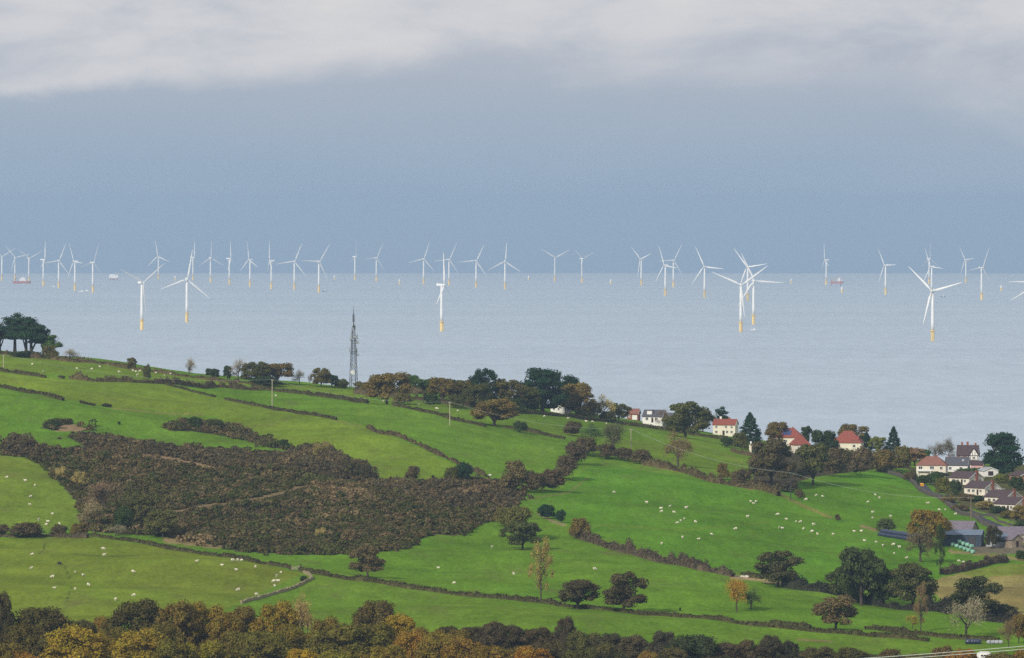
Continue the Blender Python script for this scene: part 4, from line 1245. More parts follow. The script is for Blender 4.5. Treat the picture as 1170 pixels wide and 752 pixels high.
# ------------------------------------------------------------------ gorse scrub: nobody could count it
rg = np.random.default_rng(99)
Vall, Call = [], []
pal = np.array([(.092, .098, .027), (.125, .100, .040), (.072, .082, .023), (.150, .112, .050), (.104, .106, .030)])
tanc = np.array([.24, .165, .085])
brown = np.array([.104, .086, .044])
for poly, cnum in ((SCRUB_MAIN, 9000), (SCRUB_BANK, 560), (SCRUB_KNOLL, 60)):
    pp = np.array(poly, float)
    lo, hi = pp.min(0), pp.max(0)
    got = 0
    yl = [P(px_, py_).y for px_, py_ in ((lo[0] + 1, hi[1]), (hi[0] - 1, hi[1]), (lo[0] + 1, lo[1]), (hi[0] - 1, lo[1]))]
    pxs = rg.uniform(lo[0] - 3, hi[0], 160000)
    Ys = rg.uniform(min(yl), max(yl), 160000)
    zs = ground_z(pxs, Ys)
    rws = EYE + F * (CH - zs) / Ys
    ok = inside(poly, pxs, rws) & ~near_line([(a_, b_ + 2) for a_, b_ in PATH_SCRUB], pxs, rws, 2.7)
    for bpoly in BARE:
        ok &= ~inside(bpoly, pxs, rws)
    tanm = np.zeros(len(pxs), bool)
    for tpoly in SCRUB_TAN:
        tanm |= inside(tpoly, pxs, rws)
    # ragged margin: some bushes spill a little way into the grass
    top = np.interp(pxs, [0, 100, 200, 324, 400, 470, 600], [502, 497, 512, 518, 530, 552, 564])
    sel = np.nonzero(ok)[0][:cnum]
    spill = rg.random(len(sel)) < .07
    for i, sp in zip(sel, spill):
        x, y = (pxs[i] - PX0) / F * Ys[i], Ys[i]
        if sp:
            x, y = x + 2.0 * rg.normal(), y + 4 * rg.normal()
        z = land(x, y) if sp else zs[i]
        big = rg.random()**2.2
        lump = .5 + .5 * math.sin(x / 6.3 + 1.7 * math.sin(y / 15)) * math.sin(y / 11 + x / 21)
        r_ = .6 + 1.3 * big
        h_ = (.6 + .7 * rg.random() + 1.5 * big) * (.55 + .9 * lump)
        q = leaf_cloud([(x, y, z + h_ * .3, r_ * 1.1, r_ * 1.3, h_ * .55)], 34 if big < .5 else 60, .31, rg, core=False, rmin=.7, cull=False)
        Vall.append(q)
        v = math.sin(x / 23 + 1) * math.sin(y / 41 + x / 60) + .6 * math.sin(x / 9 - y / 17) * math.sin(y / 23)
        band = (rws[i] - top[i])
        c = pal[int(np.clip(2.2 + 1.5 * v + rg.normal() * .7, 0, 4))] if (band > 20 or cnum < 1000) and rg.random() < .93 else (brown if rg.random() < .7 else pal[3])
        c = np.array(c)
        u = rg.random()
        if (tanm[i] and u < .75) or u < .02 + .10 * (v > .75):
            c = c * .35 + tanc * (.45 + .5 * rg.random())
        Call.append(np.tile(c * (.84 + .3 * rg.random()) * (.85 + .3 * lump), (len(q) * 4, 1)))
Qs = np.concatenate(Vall)
V = Qs.reshape(-1, 3)
gorse = link('gorse_scrub', mk('gorse_scrub', V, np.arange(len(V)).reshape(-1, 4), M_SCRUB, np.concatenate(Call)))
tag(gorse, 'dark gorse and bracken scrub covering the slope left of centre', 'scrub', None, 'stuff')

# ------------------------------------------------------------------ hedges and walls


def smooth_line(line, step=1.0):
    pts = [P(x, y) for x, y in line]
    out = []
    for i in range(len(pts) - 1):
        a, b_ = pts[i], pts[i + 1]
        n = max(int((b_ - a).length / step), 1)
        for j in range(n):
            t_ = j / n
            x, y = a.x + (b_.x - a.x) * t_, a.y + (b_.y - a.y) * t_
            out.append((x, y, land(x, y)))
    out.append((pts[-1].x, pts[-1].y, pts[-1].z))
    return np.array(out)


def hedge(line, h, w, color, label, rough=.4, group=None, name='hedge', size=.19, dens=34, seed=[0]):
    """line in photo pixels, height and width in metres"""
    seed[0] += 1
    rg = np.random.default_rng(500 + seed[0])
    L_ = smooth_line(line, .8)
    n = len(L_)
    tan_ = np.gradient(L_[:, :2], axis=0)
    tan_ /= np.linalg.norm(tan_, axis=1, keepdims=True) + 1e-9
    nor = np.stack([-tan_[:, 1], tan_[:, 0]], 1)
    ph = rg.random(4) * 6.28
    s = np.arange(n) * .8
    bumpy = 1 + rough * (np.sin(s / 3.1 + ph[0]) * .5 + np.sin(s / 1.3 + ph[1]) * .4 + np.sin(s / 9 + ph[2]) * .7) + rough * .4 * rg.normal(size=n)
    gaps = np.sin(s / 6.7 + ph[3]) * np.sin(s / 15.1 + ph[1]) * np.sin(s / 2.9)
    bumpy = np.where(gaps > .42, bumpy * (.45 if rough > .2 else .7), bumpy) + np.where(gaps < -.5, .55 if rough > .2 else .25, 0)
    bumpy = np.clip(bumpy, .3, 2.4)
    bumpy[:2] *= .8
    bumpy[-2:] *= .8
    # core: a rounded strip
    K = 6
    th = np.linspace(0, math.pi, K)
    core = np.zeros((n, K, 3))
    for j in range(K):
        off = math.cos(th[j]) * w / 2 * .85
        core[:, j, :2] = L_[:, :2] + nor * off
        core[:, j, 2] = L_[:, 2] - .3 + (math.sin(th[j])**.6 * h * .82 + .3 * (math.sin(th[j]) > .01)) * bumpy
    q = np.stack([core[:-1, :-1], core[1:, :-1], core[1:, 1:], core[:-1, 1:]], 2).reshape(-1, 4, 3)
    c = int(n * dens * .8 * (h + w) / 3)
    i = rg.integers(0, n, c)
    a = np.arccos(rg.uniform(-1, 1, c))
    rr_ = .8 + .35 * rg.random(c)
    pos = np.zeros((c, 3))
    pos[:, :2] = L_[i, :2] + nor[i] * (np.cos(a) * w / 2 * rr_)[:, None] + tan_[i] * rg.uniform(-.5, .5, (c, 1))
    pos[:, 2] = L_[i, 2] + np.sin(a)**.6 * h * bumpy[i] * rr_
    nn = np.zeros((c, 3))
    nn[:, :2] = nor[i] * np.cos(a)[:, None]
    nn[:, 2] = np.sin(a)
    nn += rg.normal(size=(c, 3)) * .5
    nn /= np.linalg.norm(nn, axis=1, keepdims=True)
    q = np.concatenate([q, leaf_quads(pos, nn, size, rg)])
    V = q.reshape(-1, 3)
    org = Vector(L_[0])
    o = link(name, mk(name, V - np.array(org), np.arange(len(V)).reshape(-1, 4), M_HEDGE), None, org, color=color)
    return tag(o, label, 'hedge', group)


HD, HB, HP = (.085, .078, .032), (.130, .100, .048), (.118, .090, .056)
HG = 'field hedges'
HEDGES = [
    ([(-20, 401), (35, 409), (75, 413), (100, 414.5)], 1.5, 1.6, HB, 'hedge along the ridge under the pine clump'),
    ([(84, 414), (100, 414.5), (150, 422), (200, 429), (240, 434.5), (290, 438.5)], 1.3, 1.5, HB, 'long thin hedge on the ridge line against the sea'),
    ([(-10, 423), (25, 428), (52, 432)], 1.5, 1.6, HD, 'short hedge at the left edge below the ridge sheep'),
    ([(68, 432), (73, 433)], 1.3, 1.6, HD, 'tiny clump of hedge in a gap, upper left'),
    ([(80, 433), (105, 436), (150, 437), (190, 439), (245, 442), (300, 446)], 1.7, 1.9, HB, 'second hedge below the ridge, with the oval hawthorn'),
    ([(190, 440), (220, 448), (246, 454)], 1.0, 1.4, HD, 'short spur of hedge slanting down from the second hedge'),
    ([(-10, 438), (30, 449), (72, 458)], 1.4, 1.6, HD, 'slanting hedge at the left edge, third below the ridge'),
    ([(92, 461), (108, 464)], 1.5, 1.8, HD, 'short clipped piece of hedge, left of a smaller piece'),
    ([(118, 464.5), (126, 465)], 1.3, 1.8, HD, 'smallest piece of hedge right of a longer piece'),
    ([(257, 457), (300, 465), (340, 473), (384, 480)], 1.2, 1.5, HD, 'dark straight hedge passing the left pole'),
    ([(288, 443), (350, 451), (400, 458), (420, 461)], 1.7, 1.9, HD, 'dark hedge below the ridge thicket, running to the mast'),
    ([(405, 450), (450, 454), (520, 463), (548, 466)], 2.3, 1.8, HP, 'purple-brown hedge running behind the big brown oak'),
    ([(449, 464), (500, 474), (554, 488)], 1.3, 1.7, HD, 'dark hedge from the big brown oak to the lone wide oak'),
    ([(420, 489), (450, 498), (490, 515), (530, 534), (556, 545)], 1.1, 1.5, HB, 'diagonal hedge running down between two bright fields'),
    ([(575, 489), (610, 495), (645, 502)], 1.3, 1.6, HD, 'hedge from the lone wide oak to the round purple bush'),
    ([(555, 469), (600, 473), (640, 476), (700, 483), (780, 495), (830, 503), (868, 516)], 1.5, 1.5, HD, 'long thin hedge in front of the upper houses'),
    ([(735, 532), (770, 537), (800, 547), (840, 556), (890, 567)], 2.0, 2.4, HB, 'hedge from the peaked bush to the big dark brown tree'),
    ([(-20, 612), (20, 614), (60, 613), (100, 615)], 1.2, 1.8, HP, 'low thorn hedge below the left field'),
    ([(105, 613), (180, 625), (250, 636), (300, 645), (332, 650)], 1.2, 1.3, HD, 'left stretch of the long lower hedge, below the gorse'),
    ([(343, 653), (400, 663), (470, 673), (540, 682), (590, 686), (640, 693)], 1.4, 1.6, HD, 'middle stretch of the long lower hedge, past the windswept tree'),
    ([(640, 693), (720, 701), (780, 706), (850, 714), (920, 721), (1000, 728), (1060, 733)], 1.2, 1.5, HD, 'right stretch of the long lower hedge, below the two dark oaks'),
    ([(655, 612), (700, 628), (760, 644), (800, 652), (837, 659)], 2.2, 2.6, HP, 'thick bramble hedge sloping down beside the sheep field'),
    ([(848, 659), (868, 661)], 1.6, 2.2, HD, 'short dark hedge left of the lower right oak'),
    ([(895, 671), (940, 676), (965, 682)], 3.2, 3.2, (.042, .044, .026), 'tall dark hedge between the two lower right oaks'),
    ([(960, 684), (1000, 692), (1050, 698), (1085, 702)], 2.0, 2.4, (.045, .045, .028), 'dark hedge under the lower right row of oaks'),
    ([(1075, 698), (1110, 706), (1150, 712), (1190, 718)], 2.2, 2.6, (.045, .042, .028), 'dark hedge along the bottom of the tan field'),
    ([(881, 713), (926, 718)], 1.2, 1.5, HD, 'short dark hedge above the long one, lower right'),
    ([(990, 719), (1040, 725), (1090, 730), (1140, 733)], 1.3, 1.7, HD, 'hedge under the slim poplar, lower right'),
    ([(1076, 657), (1100, 653), (1125, 647), (1150, 642)], 1.9, 2.4, HP, 'brown hedge curving above the tan field'),
    ([(440, 553), (480, 556), (540, 556), (575, 558)], 1.6, 2.4, HB, 'ragged brown hedge along the top of the gorse'),
    ([(1002, 538), (1030, 543)], 1.6, 2.0, HD, 'dark hedge along the crown of the humped field'),
    ([(836, 516), (850, 520), (866, 523)], 1.0, 1.3, HB, 'low garden hedge by the white gatehouse'),
]
for ln, h, w, c, lab in HEDGES:
    h, w = (h * .88, w * .8) if c is HD else (h, w * .9)
    hedge(ln, h, w, c, lab, rough=.16 if c is HD else .42, group=HG)


MATS['lane'] = material('lane_wall_stone', (.10, .085, .075), .95, .1, .4, 1.2, bump=.5)


def wall(line, h, w, mat, label, seed=3):
    rg = np.random.default_rng(seed)
    L_ = smooth_line(line, .9)
    m = MB()
    tan_ = np.gradient(L_[:, :2], axis=0)
    tan_ /= np.linalg.norm(tan_, axis=1, keepdims=True) + 1e-9
    vs, fs = [], []
    org = L_[0].copy()
    for p, t_ in zip(L_ - org, tan_):
        nx, ny = -t_[1] * w / 2, t_[0] * w / 2
        hh = h * (1 + .14 * rg.normal())
        jx = .06 * rg.normal()
        vs += [(p[0] - nx, p[1] - ny, p[2] - .4), (p[0] - nx * .75 + jx, p[1] - ny * .75, p[2] + hh), (p[0] + nx * .75 + jx, p[1] + ny * .75, p[2] + hh), (p[0] + nx, p[1] + ny, p[2] - .4)]
    for i in range(len(L_) - 1):
        for a in range(3):
            fs.append((i * 4 + a, i * 4 + a + 1, i * 4 + 5 + a, i * 4 + 4 + a))
    fs += [(0, 3, 2, 1), tuple((len(L_) - 1) * 4 + a for a in range(4))]
    o = link('stone_wall', m.add(vs, fs).mesh('stone_wall', mat), None, Vector(org))
    return tag(o, label, 'wall')


wall([(276, 690), (300, 683), (325, 676), (345, 668), (357, 662), (352, 657), (347, 655)], 0.8, .7, M_PALESTONE, 'pale tumbled stone wall curving between the two lower left fields')
wall([(1015, 541), (1035, 548), (1060, 566), (1090, 583), (1120, 598), (1150, 610), (1185, 621)], 1.3, .7, MATS['lane'], 'dark stone wall between the humped field and the lane')
wall([(1048, 556), (1075, 572), (1110, 585), (1140, 596), (1185, 608)], 0.8, .5, MATS['lane'], 'low stone wall between the lane and the gardens')
# lane
lane = smooth_line([(1022, 539), (1040, 548), (1064, 564), (1092, 580), (1122, 594), (1150, 605), (1190, 617)], 1.5)
tan_ = np.gradient(lane[:, :2], axis=0)
tan_ /= np.linalg.norm(tan_, axis=1, keepdims=True)
nor = np.stack([-tan_[:, 1], tan_[:, 0]], 1)
vs = []
for off in (-1.5, -.5, .5, 1.5):
    q = lane.copy()
    q[:, :2] += nor * off
    q[:, 2] = [land(a, b_) + .25 for a, b_ in q[:, :2]]
    vs.append(q)
vs = np.stack(vs, 1)
vs[:, :, 2] = vs[:, :, 2].max(1, keepdims=True) * .7 + vs[:, :, 2] * .3
n = len(lane)
idx = np.arange(n * 4).reshape(n, 4)
q = np.stack([idx[:-1, :-1], idx[1:, :-1], idx[1:, 1:], idx[:-1, 1:]], -1).reshape(-1, 4)
road = link('road', mk('road', vs.reshape(-1, 3), q, M_ROAD))
road['kind'] = 'structure'

# ------------------------------------------------------------------ lattice mast, poles, wires
p = P(404, 440)
e = empty('lattice_mast', p, rad(20))
tag(e, 'grey steel lattice telecom mast on the ridge, in front of the sea', 'mast')
mpp = p.y / F
Hm = 86 * mpp


def mw(z):
    f = z / Hm
    return (2.9 * (1 - f / .62) + 1.5 * f / .62) if f < .62 else (1.5 - .5 * (f - .62) / .2 if f < .82 else 1.0)


m = MB()
lv = [0, .1, .2, .3, .39, .47, .55, .62, .69, .76, .82]
for sx_, sy_ in ((1, 1), (1, -1), (-1, -1), (-1, 1)):
    m.tube([(sx_ * mw(f * Hm) / 2, sy_ * mw(f * Hm) / 2, f * Hm) for f in lv], [.12] * 8 + [.09] * 3, 5)
cn = [(1, 1), (1, -1), (-1, -1), (-1, 1)]
for i in range(len(lv) - 1):
    za, zb = lv[i] * Hm, lv[i + 1] * Hm
    for j in range(4):
        a, b_ = cn[j], cn[(j + 1) % 4]
        wa, wb = mw(za) / 2, mw(zb) / 2
        m.tube([(a[0] * wa, a[1] * wa, za), (b_[0] * wb, b_[1] * wb, zb)], .05, 4)
        m.tube([(b_[0] * wa, b_[1] * wa, za), (a[0] * wb, a[1] * wb, zb)], .05, 4)
        m.tube([(a[0] * wb, a[1] * wb, zb), (b_[0] * wb, b_[1] * wb, zb)], .07, 4)
link('lattice_frame', m.mesh('lattice_frame', M_STEEL), e)
m = MB()
for f, w_ in ((.62, 2.4), (.45, 2.6)):
    z = f * Hm
    m.box(-w_ / 2, w_ / 2, -w_ / 2, w_ / 2, z, z + .12)
    for s in (-1, 1):
        m.tube([(s * w_ / 2, -w_ / 2, z + 1), (s * w_ / 2, w_ / 2, z + 1)], .05, 4).tube([(-w_ / 2, s * w_ / 2, z + 1), (w_ / 2, s * w_ / 2, z + 1)], .05, 4)
        for s2 in (-1, 1):
            m.tube([(s * w_ / 2, s2 * w_ / 2, z), (s * w_ / 2, s2 * w_ / 2, z + 1)], .05, 4)
link('platform', m.mesh('platform', M_STEEL), e)
for x_, y_, f in ((1.5, -.5, .64), (-1.3, -.8, .66), (.2, -1.3, .70), (-.7, -.6, .76), (.8, .3, .78), (1.7, .6, .46), (-1.8, .2, .47)):
    link('panel_antenna', MB().box(x_ - .16, x_ + .16, y_ - .1, y_ + .1, f * Hm, f * Hm + 2.1).tube([(x_ * .3, y_ * .3, f * Hm + 1), (x_, y_, f * Hm + 1)], .05, 4).mesh('panel_antenna', M_LIGHTSHEET), e)
for x_, y_, f, r_, mt in ((-1.0, -1.6, .20, .95, M_WHITE), (-.2, -1.6, .285, .55, M_LIGHTSHEET), (1.6, -1.0, .43, .5, M_LIGHTSHEET), (1.3, -.9, .60, .7, M_LIGHTSHEET), (-1.3, -.9, .645, .6, M_LIGHTSHEET), (.3, -1.2, .67, .65, M_LIGHTSHEET)):
    link('dish', MB().tube([(x_, y_ + .6, f * Hm), (x_, y_ + .35, f * Hm), (x_, y_ - .3, f * Hm)], [r_ * .3, r_, r_], 14).mesh('dish', mt), e)
m = MB().tube([(0, 0, .8 * Hm), (0, 0, .97 * Hm), (0, 0, 1.08 * Hm)], [.22, .16, .04], 6)
for j in range(4):
    a = j * 1.57
    m.tube([(.5 * math.cos(a), .5 * math.sin(a), .87 * Hm), (.5 * math.cos(a), .5 * math.sin(a), .97 * Hm)], .07, 4).tube([(0, 0, .9 * Hm), (.5 * math.cos(a), .5 * math.sin(a), .9 * Hm)], .05, 4)
link('top_aerial', m.mesh('top_aerial', M_STEEL), e)

POLES = [(4, 424, 19, 'pale pole at the left edge below the pines', M_POLE), (311, 464.5, 31, 'pale pole standing at the dark straight hedge', M_POLE), (514, 486, 27, 'pale pole right of the diagonal hedge, upper field', M_POLE),
         (721, 523, 33, 'pale pole rising from the middle thicket', M_POLE), (903.5, 571, 31, 'grey pole beside the olive dome tree in the sheep field', M_STEEL), (1109.5, 598, 30, 'brown pole standing by the lane wall above the sheds', material('brown_pole', (.2, .15, .11), .9, .1))]
tops = {}
for px, by, h, lab, mt in POLES:
    p = P(px, by)
    H_ = h * p.y / F
    e = empty('utility_pole', p)
    tag(e, lab + (', with a crossarm' if px > 1000 else ''), 'pole', 'utility poles')
    link('pole', MB().tube([(0, 0, -.5), (0, 0, H_)], [.2, .15], 8).mesh('pole', mt), e)
    w_ = 1.1 if px > 1000 else .5
    link('crossarm', MB().box(-w_, w_, -.27, -.15, H_ - .45, H_ - .28).mesh('crossarm', mt), e)
    for s in (-1, 1):
        link('insulator', MB().tube([(s * w_ * .85, -.21, H_ - .275), (s * w_ * .85, -.21, H_ - .02)], [.07, .05], 6).mesh('insulator', M_LIGHTSHEET), e)
    tops[px] = p + Vector((0, -.21, H_ - .02))


def wire(a, b_, sag, r, label, name='power_line', mat=M_WIRE):
    pts = []
    for i in range(17):
        t_ = i / 16
        q = a.lerp(b_, t_)
        q.z -= sag * 4 * t_ * (1 - t_)
        pts.append(q - a)
    o = link(name, MB().tube(pts, r, 5).mesh(name, mat), None, a)
    return tag(o, label, 'cable', 'overhead wires')


wire(tops[4] + Vector((0, 0, 0)), tops[311], 4, .02, 'thin wire from the left edge pole to the pole at the straight hedge')
wire(tops[311], tops[514], 3, .022, 'thin wire between the two pale poles in the upper fields')
wire(tops[514], tops[721], 3, .022, 'thin wire from the upper field pole to the middle thicket pole')
wire(tops[721], tops[903.5], 3.0, .035, 'thin pale wire passing in front of the big dark brown tree')
wire(tops[903.5], tops[1109.5], 3.0, .028, 'thin wire crossing the humped field towards the lane')


def at(px, py, Y):
    return Vector(((px - PX0) / F * Y, Y, CH - (py - EYE) * Y / F))


M_NEAR = material('bare_aluminium_cable', (.50, .56, .48), .5, .4, .08)
wire(at(560, 772, 1440), at(1300, 726.5, 1380), 1.2, .06, 'upper of two pale cables crossing the bottom right corner', mat=M_NEAR)
wire(at(560, 775, 1440), at(1300, 730.0, 1380), 1.2, .06, 'lower of two pale cables crossing the bottom right corner', mat=M_NEAR)

# ------------------------------------------------------------------ sheep


def sheep_mesh(name, joints, mat):
    """joints: (x, y, z, r, parent); grown with a skin, subdivided, frozen to a mesh"""
    me = bpy.data.meshes.new(name)
    me.from_pydata([j[:3] for j in joints], [(j[4], i) for i, j in enumerate(joints) if j[4] is not None], [])
    o = bpy.data.objects.new(name, me)
    COL.objects.link(o)
    o.modifiers.new('skin', 'SKIN')
    sm = o.modifiers.new('sub', 'SUBSURF')
    sm.levels = sm.render_levels = 2
    for i, j in enumerate(joints):
        sv = me.skin_vertices[0].data[i]
        sv.radius = (j[3], j[3])
        sv.use_root = (i == 0)
    dg = bpy.context.evaluated_depsgraph_get()
    out = bpy.data.meshes.new_from_object(o.evaluated_get(dg))
    bpy.data.objects.remove(o)
    out.name = name
    out.materials.clear()
    out.materials.append(mat)
    out.polygons.foreach_set('use_smooth', np.ones(len(out.polygons), dtype=bool))
    return out


def sheep_joints(pose):
    zb = .62 if pose != 'lying' else .33
    J = [(0, 0, zb, .31, None), (-.32, 0, zb + .01, .29, 0), (-.55, 0, zb + .03, .17, 1), (.34, 0, zb + .01, .27, 0)]
    if pose == 'grazing':
        J += [(.56, 0, zb - .08, .15, 3), (.74, .02, zb - .32, .1, 4), (.84, .03, zb - .5, .065, 5)]
    else:
        J += [(.54, 0, zb + .2, .14, 3), (.68, 0, zb + .32, .11, 4), (.86, 0, zb + .25, .07, 5)]
    J += [(-.64, 0, zb - .05, .05, 2)]
    ll = 0.02 if pose != 'lying' else .05
    for sx_ in (.3, -.32):
        for sy_ in (.14, -.14):
            base = 3 if sx_ > 0 else 1
            i = len(J)
            if pose == 'lying':
                J += [(sx_ + .12, sy_ * 1.6, .12, .07, base), (sx_ + .3, sy_ * 1.5, .07, .045, i)]
            else:
                J += [(sx_, sy_, zb - .28, .075, base), (sx_ + .02, sy_, .22, .042, i), (sx_ + .03, sy_, ll, .04, i + 1)]
    return J


SH = {k_: sheep_mesh('sheep', sheep_joints(k_), M_WOOL) for k_ in ('grazing', 'standing', 'lying')}
SHD = sheep_mesh('dark_sheep', sheep_joints('grazing'), M_DARKWOOL)
FLOCKS = [
    ('white sheep grazing on the ridge pasture below the sea line, upper left', [(37, 417), (49, 425), (88, 421), (105, 422), (114, 419.5), (136, 425.5), (152, 424), (155, 424.5), (160, 424.5), (157, 429), (165, 428), (178, 426.5), (188, 429), (195, 428)]),
    ('lone white sheep by the grassy knoll, upper left field', [(107, 491)]), ('lone white sheep just right of the left pole', [(315, 452.5)]),
    ('white sheep in the strip of pasture right of the big brown oak', [(438, 459), (478, 462.5), (499, 467.5), (523, 470)]),
    ('white sheep in the pasture below the white ridge house', [(622, 476), (649, 478.5), (670, 481.5), (677, 482.5), (693, 484.5)]),
    ('white sheep in the curved field at the left edge', [(8, 546), (29, 550), (40, 555), (35, 568), (34, 577), (60, 588), (44, 595), (55, 596), (53, 600), (68, 599)]),
    ('white sheep in the hedge gap below the left curved field', [(63, 610), (75, 613), (81, 613)]),
    ('white sheep on the olive pasture at lower left', [(37, 634), (36, 650), (118, 628), (119, 635), (86, 654), (95, 658), (60, 660), (101, 669), (86, 674), (62, 672), (152, 654), (132, 686), (153, 681), (225, 642), (254, 646), (266, 641), (272, 641), (276, 641), (270, 652), (292, 648), (272, 675), (293, 680), (321, 655), (316, 659), (318, 664), (313, 665), (314, 670)]),
    ('white sheep in the big deep-green field right of the thicket', [(701.5, 563), (739, 575), (755, 581), (756, 585), (765.6, 579), (770, 586), (784, 581), (782, 593), (778, 595.6), (774, 598), (794.6, 597), (780, 615), (798, 616), (813, 611), (756, 622), (840.5, 605), (854, 591), (858, 573), (861, 576), (864, 574)]),
    ('white sheep strung out across the field below the pale track', [(888.7, 588.5), (898.5, 594), (909.7, 596), (914.6, 597), (929.5, 600), (918, 605), (890, 603.6), (894, 603.6), (928, 608), (934, 611), (952, 611), (976, 608), (984, 607)]),
    ('white sheep on the humped field below the thicket', [(921, 571.5), (932.6, 566.6), (939.7, 567.7), (997, 586), (997, 592), (1017.7, 590.7), (991.8, 574), (1000, 566), (1005, 569.7), (1060, 575), (1073, 583), (1080, 583), (1092, 588), (1149, 607)]),
    ('white sheep below the stack of blue bales', [(988, 618), (1001, 620), (1009, 624), (1021, 623), (1027.7, 626), (1021.8, 632.5), (1036, 638)]),
    ('white sheep beside the brown hedge below the farm', [(1095.6, 642), (1100.8, 643.6)]),
    ('white sheep scattered over the empty middle field above the long hedge', [(562, 626), (501, 649), (519, 667), (587, 656.6), (679.5, 651)]),
]
si = 0
for lab, pts in FLOCKS:
    for px, py in pts:
        si += 1
        pose = ('grazing', 'grazing', 'standing', 'lying', 'grazing')[si % 5]
        p = P(px, py + .5)
        s = .9 + .1 * math.sin(si * 7.7)
        o = link('sheep', SH[pose], None, p, (0, 0, (si * 2.3) % 6.28 if si % 3 else 3.14 * (si % 2) + .3), (s, s, s))
        tag(o, lab, 'sheep', 'flock: ' + lab if len(pts) > 1 else None)
o = link('sheep', SHD, None, P(68, 646), (0, 0, .4), (1.15,) * 3)
tag(o, 'single dark sheep among the white ones, lower left pasture', 'sheep')

# ------------------------------------------------------------------ houses


def gable_walls(Lx, Wy, h, rh, hip=False, low=-1.5):
    a, b_ = Lx / 2, Wy / 2
    m = MB()
    vs = [(-a, -b_, low), (a, -b_, low), (a, b_, low), (-a, b_, low), (-a, -b_, h), (a, -b_, h), (a, b_, h), (-a, b_, h)]
    fs = [(0, 1, 5, 4), (2, 3, 7, 6)]
    if hip:
        fs += [(1, 2, 6, 5), (3, 0, 4, 7), (4, 5, 6, 7)]
    else:
        vs += [(a, 0, h + rh - .05), (-a, 0, h + rh - .05)]
        fs += [(1, 2, 6, 8, 5), (3, 0, 4, 9, 7)]
    return m.add(vs, fs)


def roof_mesh(Lx, Wy, h, rh, hip, ov=.4, th=.18):
    a, b_ = Lx / 2 + ov * .8, Wy / 2 + ov
    dz = rh * ov / (Wy / 2)
    lo = h - dz + .05
    hi_ = h + rh + .05
    ra = (a - Wy / 2 * 1.0) if hip else a
    ra = max(ra, .3)
    m = MB()
    top = [(-a, -b_, lo), (a, -b_, lo), (a, b_, lo), (-a, b_, lo), (-ra, 0, hi_), (ra, 0, hi_)]
    vs = top + [(x, y, z + th) for x, y, z in top]
    F1 = [(0, 1, 5, 4), (2, 3, 4, 5)] + ([(1, 2, 5), (3, 0, 4)] if hip else [])
    fs = [tuple(i + 6 for i in f) for f in F1] + [tuple(reversed(f)) for f in F1]
    rim = [(0, 1), (1, 2), (2, 3), (3, 0)] if hip else [(0, 1), (1, 5), (5, 2), (2, 3), (3, 4), (4, 0)]
    fs += [(i, j, j + 6, i + 6) for i, j in rim]
    return m.add(vs, fs)


def window(par, x, z, w, h, side, half, n=2):
    """side: 'f' front (-Y), 'r' right (+X), 'l' left (-X); half: distance of that wall from the middle"""
    fr, pn = MB(), MB()
    t_ = .09
    fr.box(-w / 2, w / 2, -.07, -.003, 0, t_).box(-w / 2, w / 2, -.07, -.003, h - t_, h)
    for i in range(n + 1):
        xx = -w / 2 + (w - t_) * i / n
        fr.box(xx, xx + t_, -.068, -.005, t_ + .002, h - t_ - .002)
    fr.box(-w / 2 - .08, w / 2 + .08, -.14, -.004, -.1, -.003)
    pn.box(-w / 2 + .03, w / 2 - .03, -.03, -.002, .03, h - .03)
    rot = {'f': 0, 'r': math.pi / 2, 'l': -math.pi / 2}[side]
    loc = {'f': (x, -half, z), 'r': (half, x, z), 'l': (-half, x, z)}[side]
    o = link('window', fr.mesh('window', M_FRAME), par, loc, (0, 0, rot))
    link('pane', pn.mesh('pane', M_GLASS), o)


def door(par, x, w, h, side, half, mat=None):
    rot = {'f': 0, 'r': math.pi / 2, 'l': -math.pi / 2}[side]
    loc = {'f': (x, -half, 0), 'r': (half, x, 0), 'l': (-half, x, 0)}[side]
    o = link('door', MB().box(-w / 2, w / 2, -.08, -.003, -.1, h).mesh('door', mat or M_TIMBER), par, loc, (0, 0, rot))
    link('handle', MB().box(w / 2 - .16, w / 2 - .1, -.13, -.082, h * .48, h * .54).mesh('handle', M_STEEL), o)


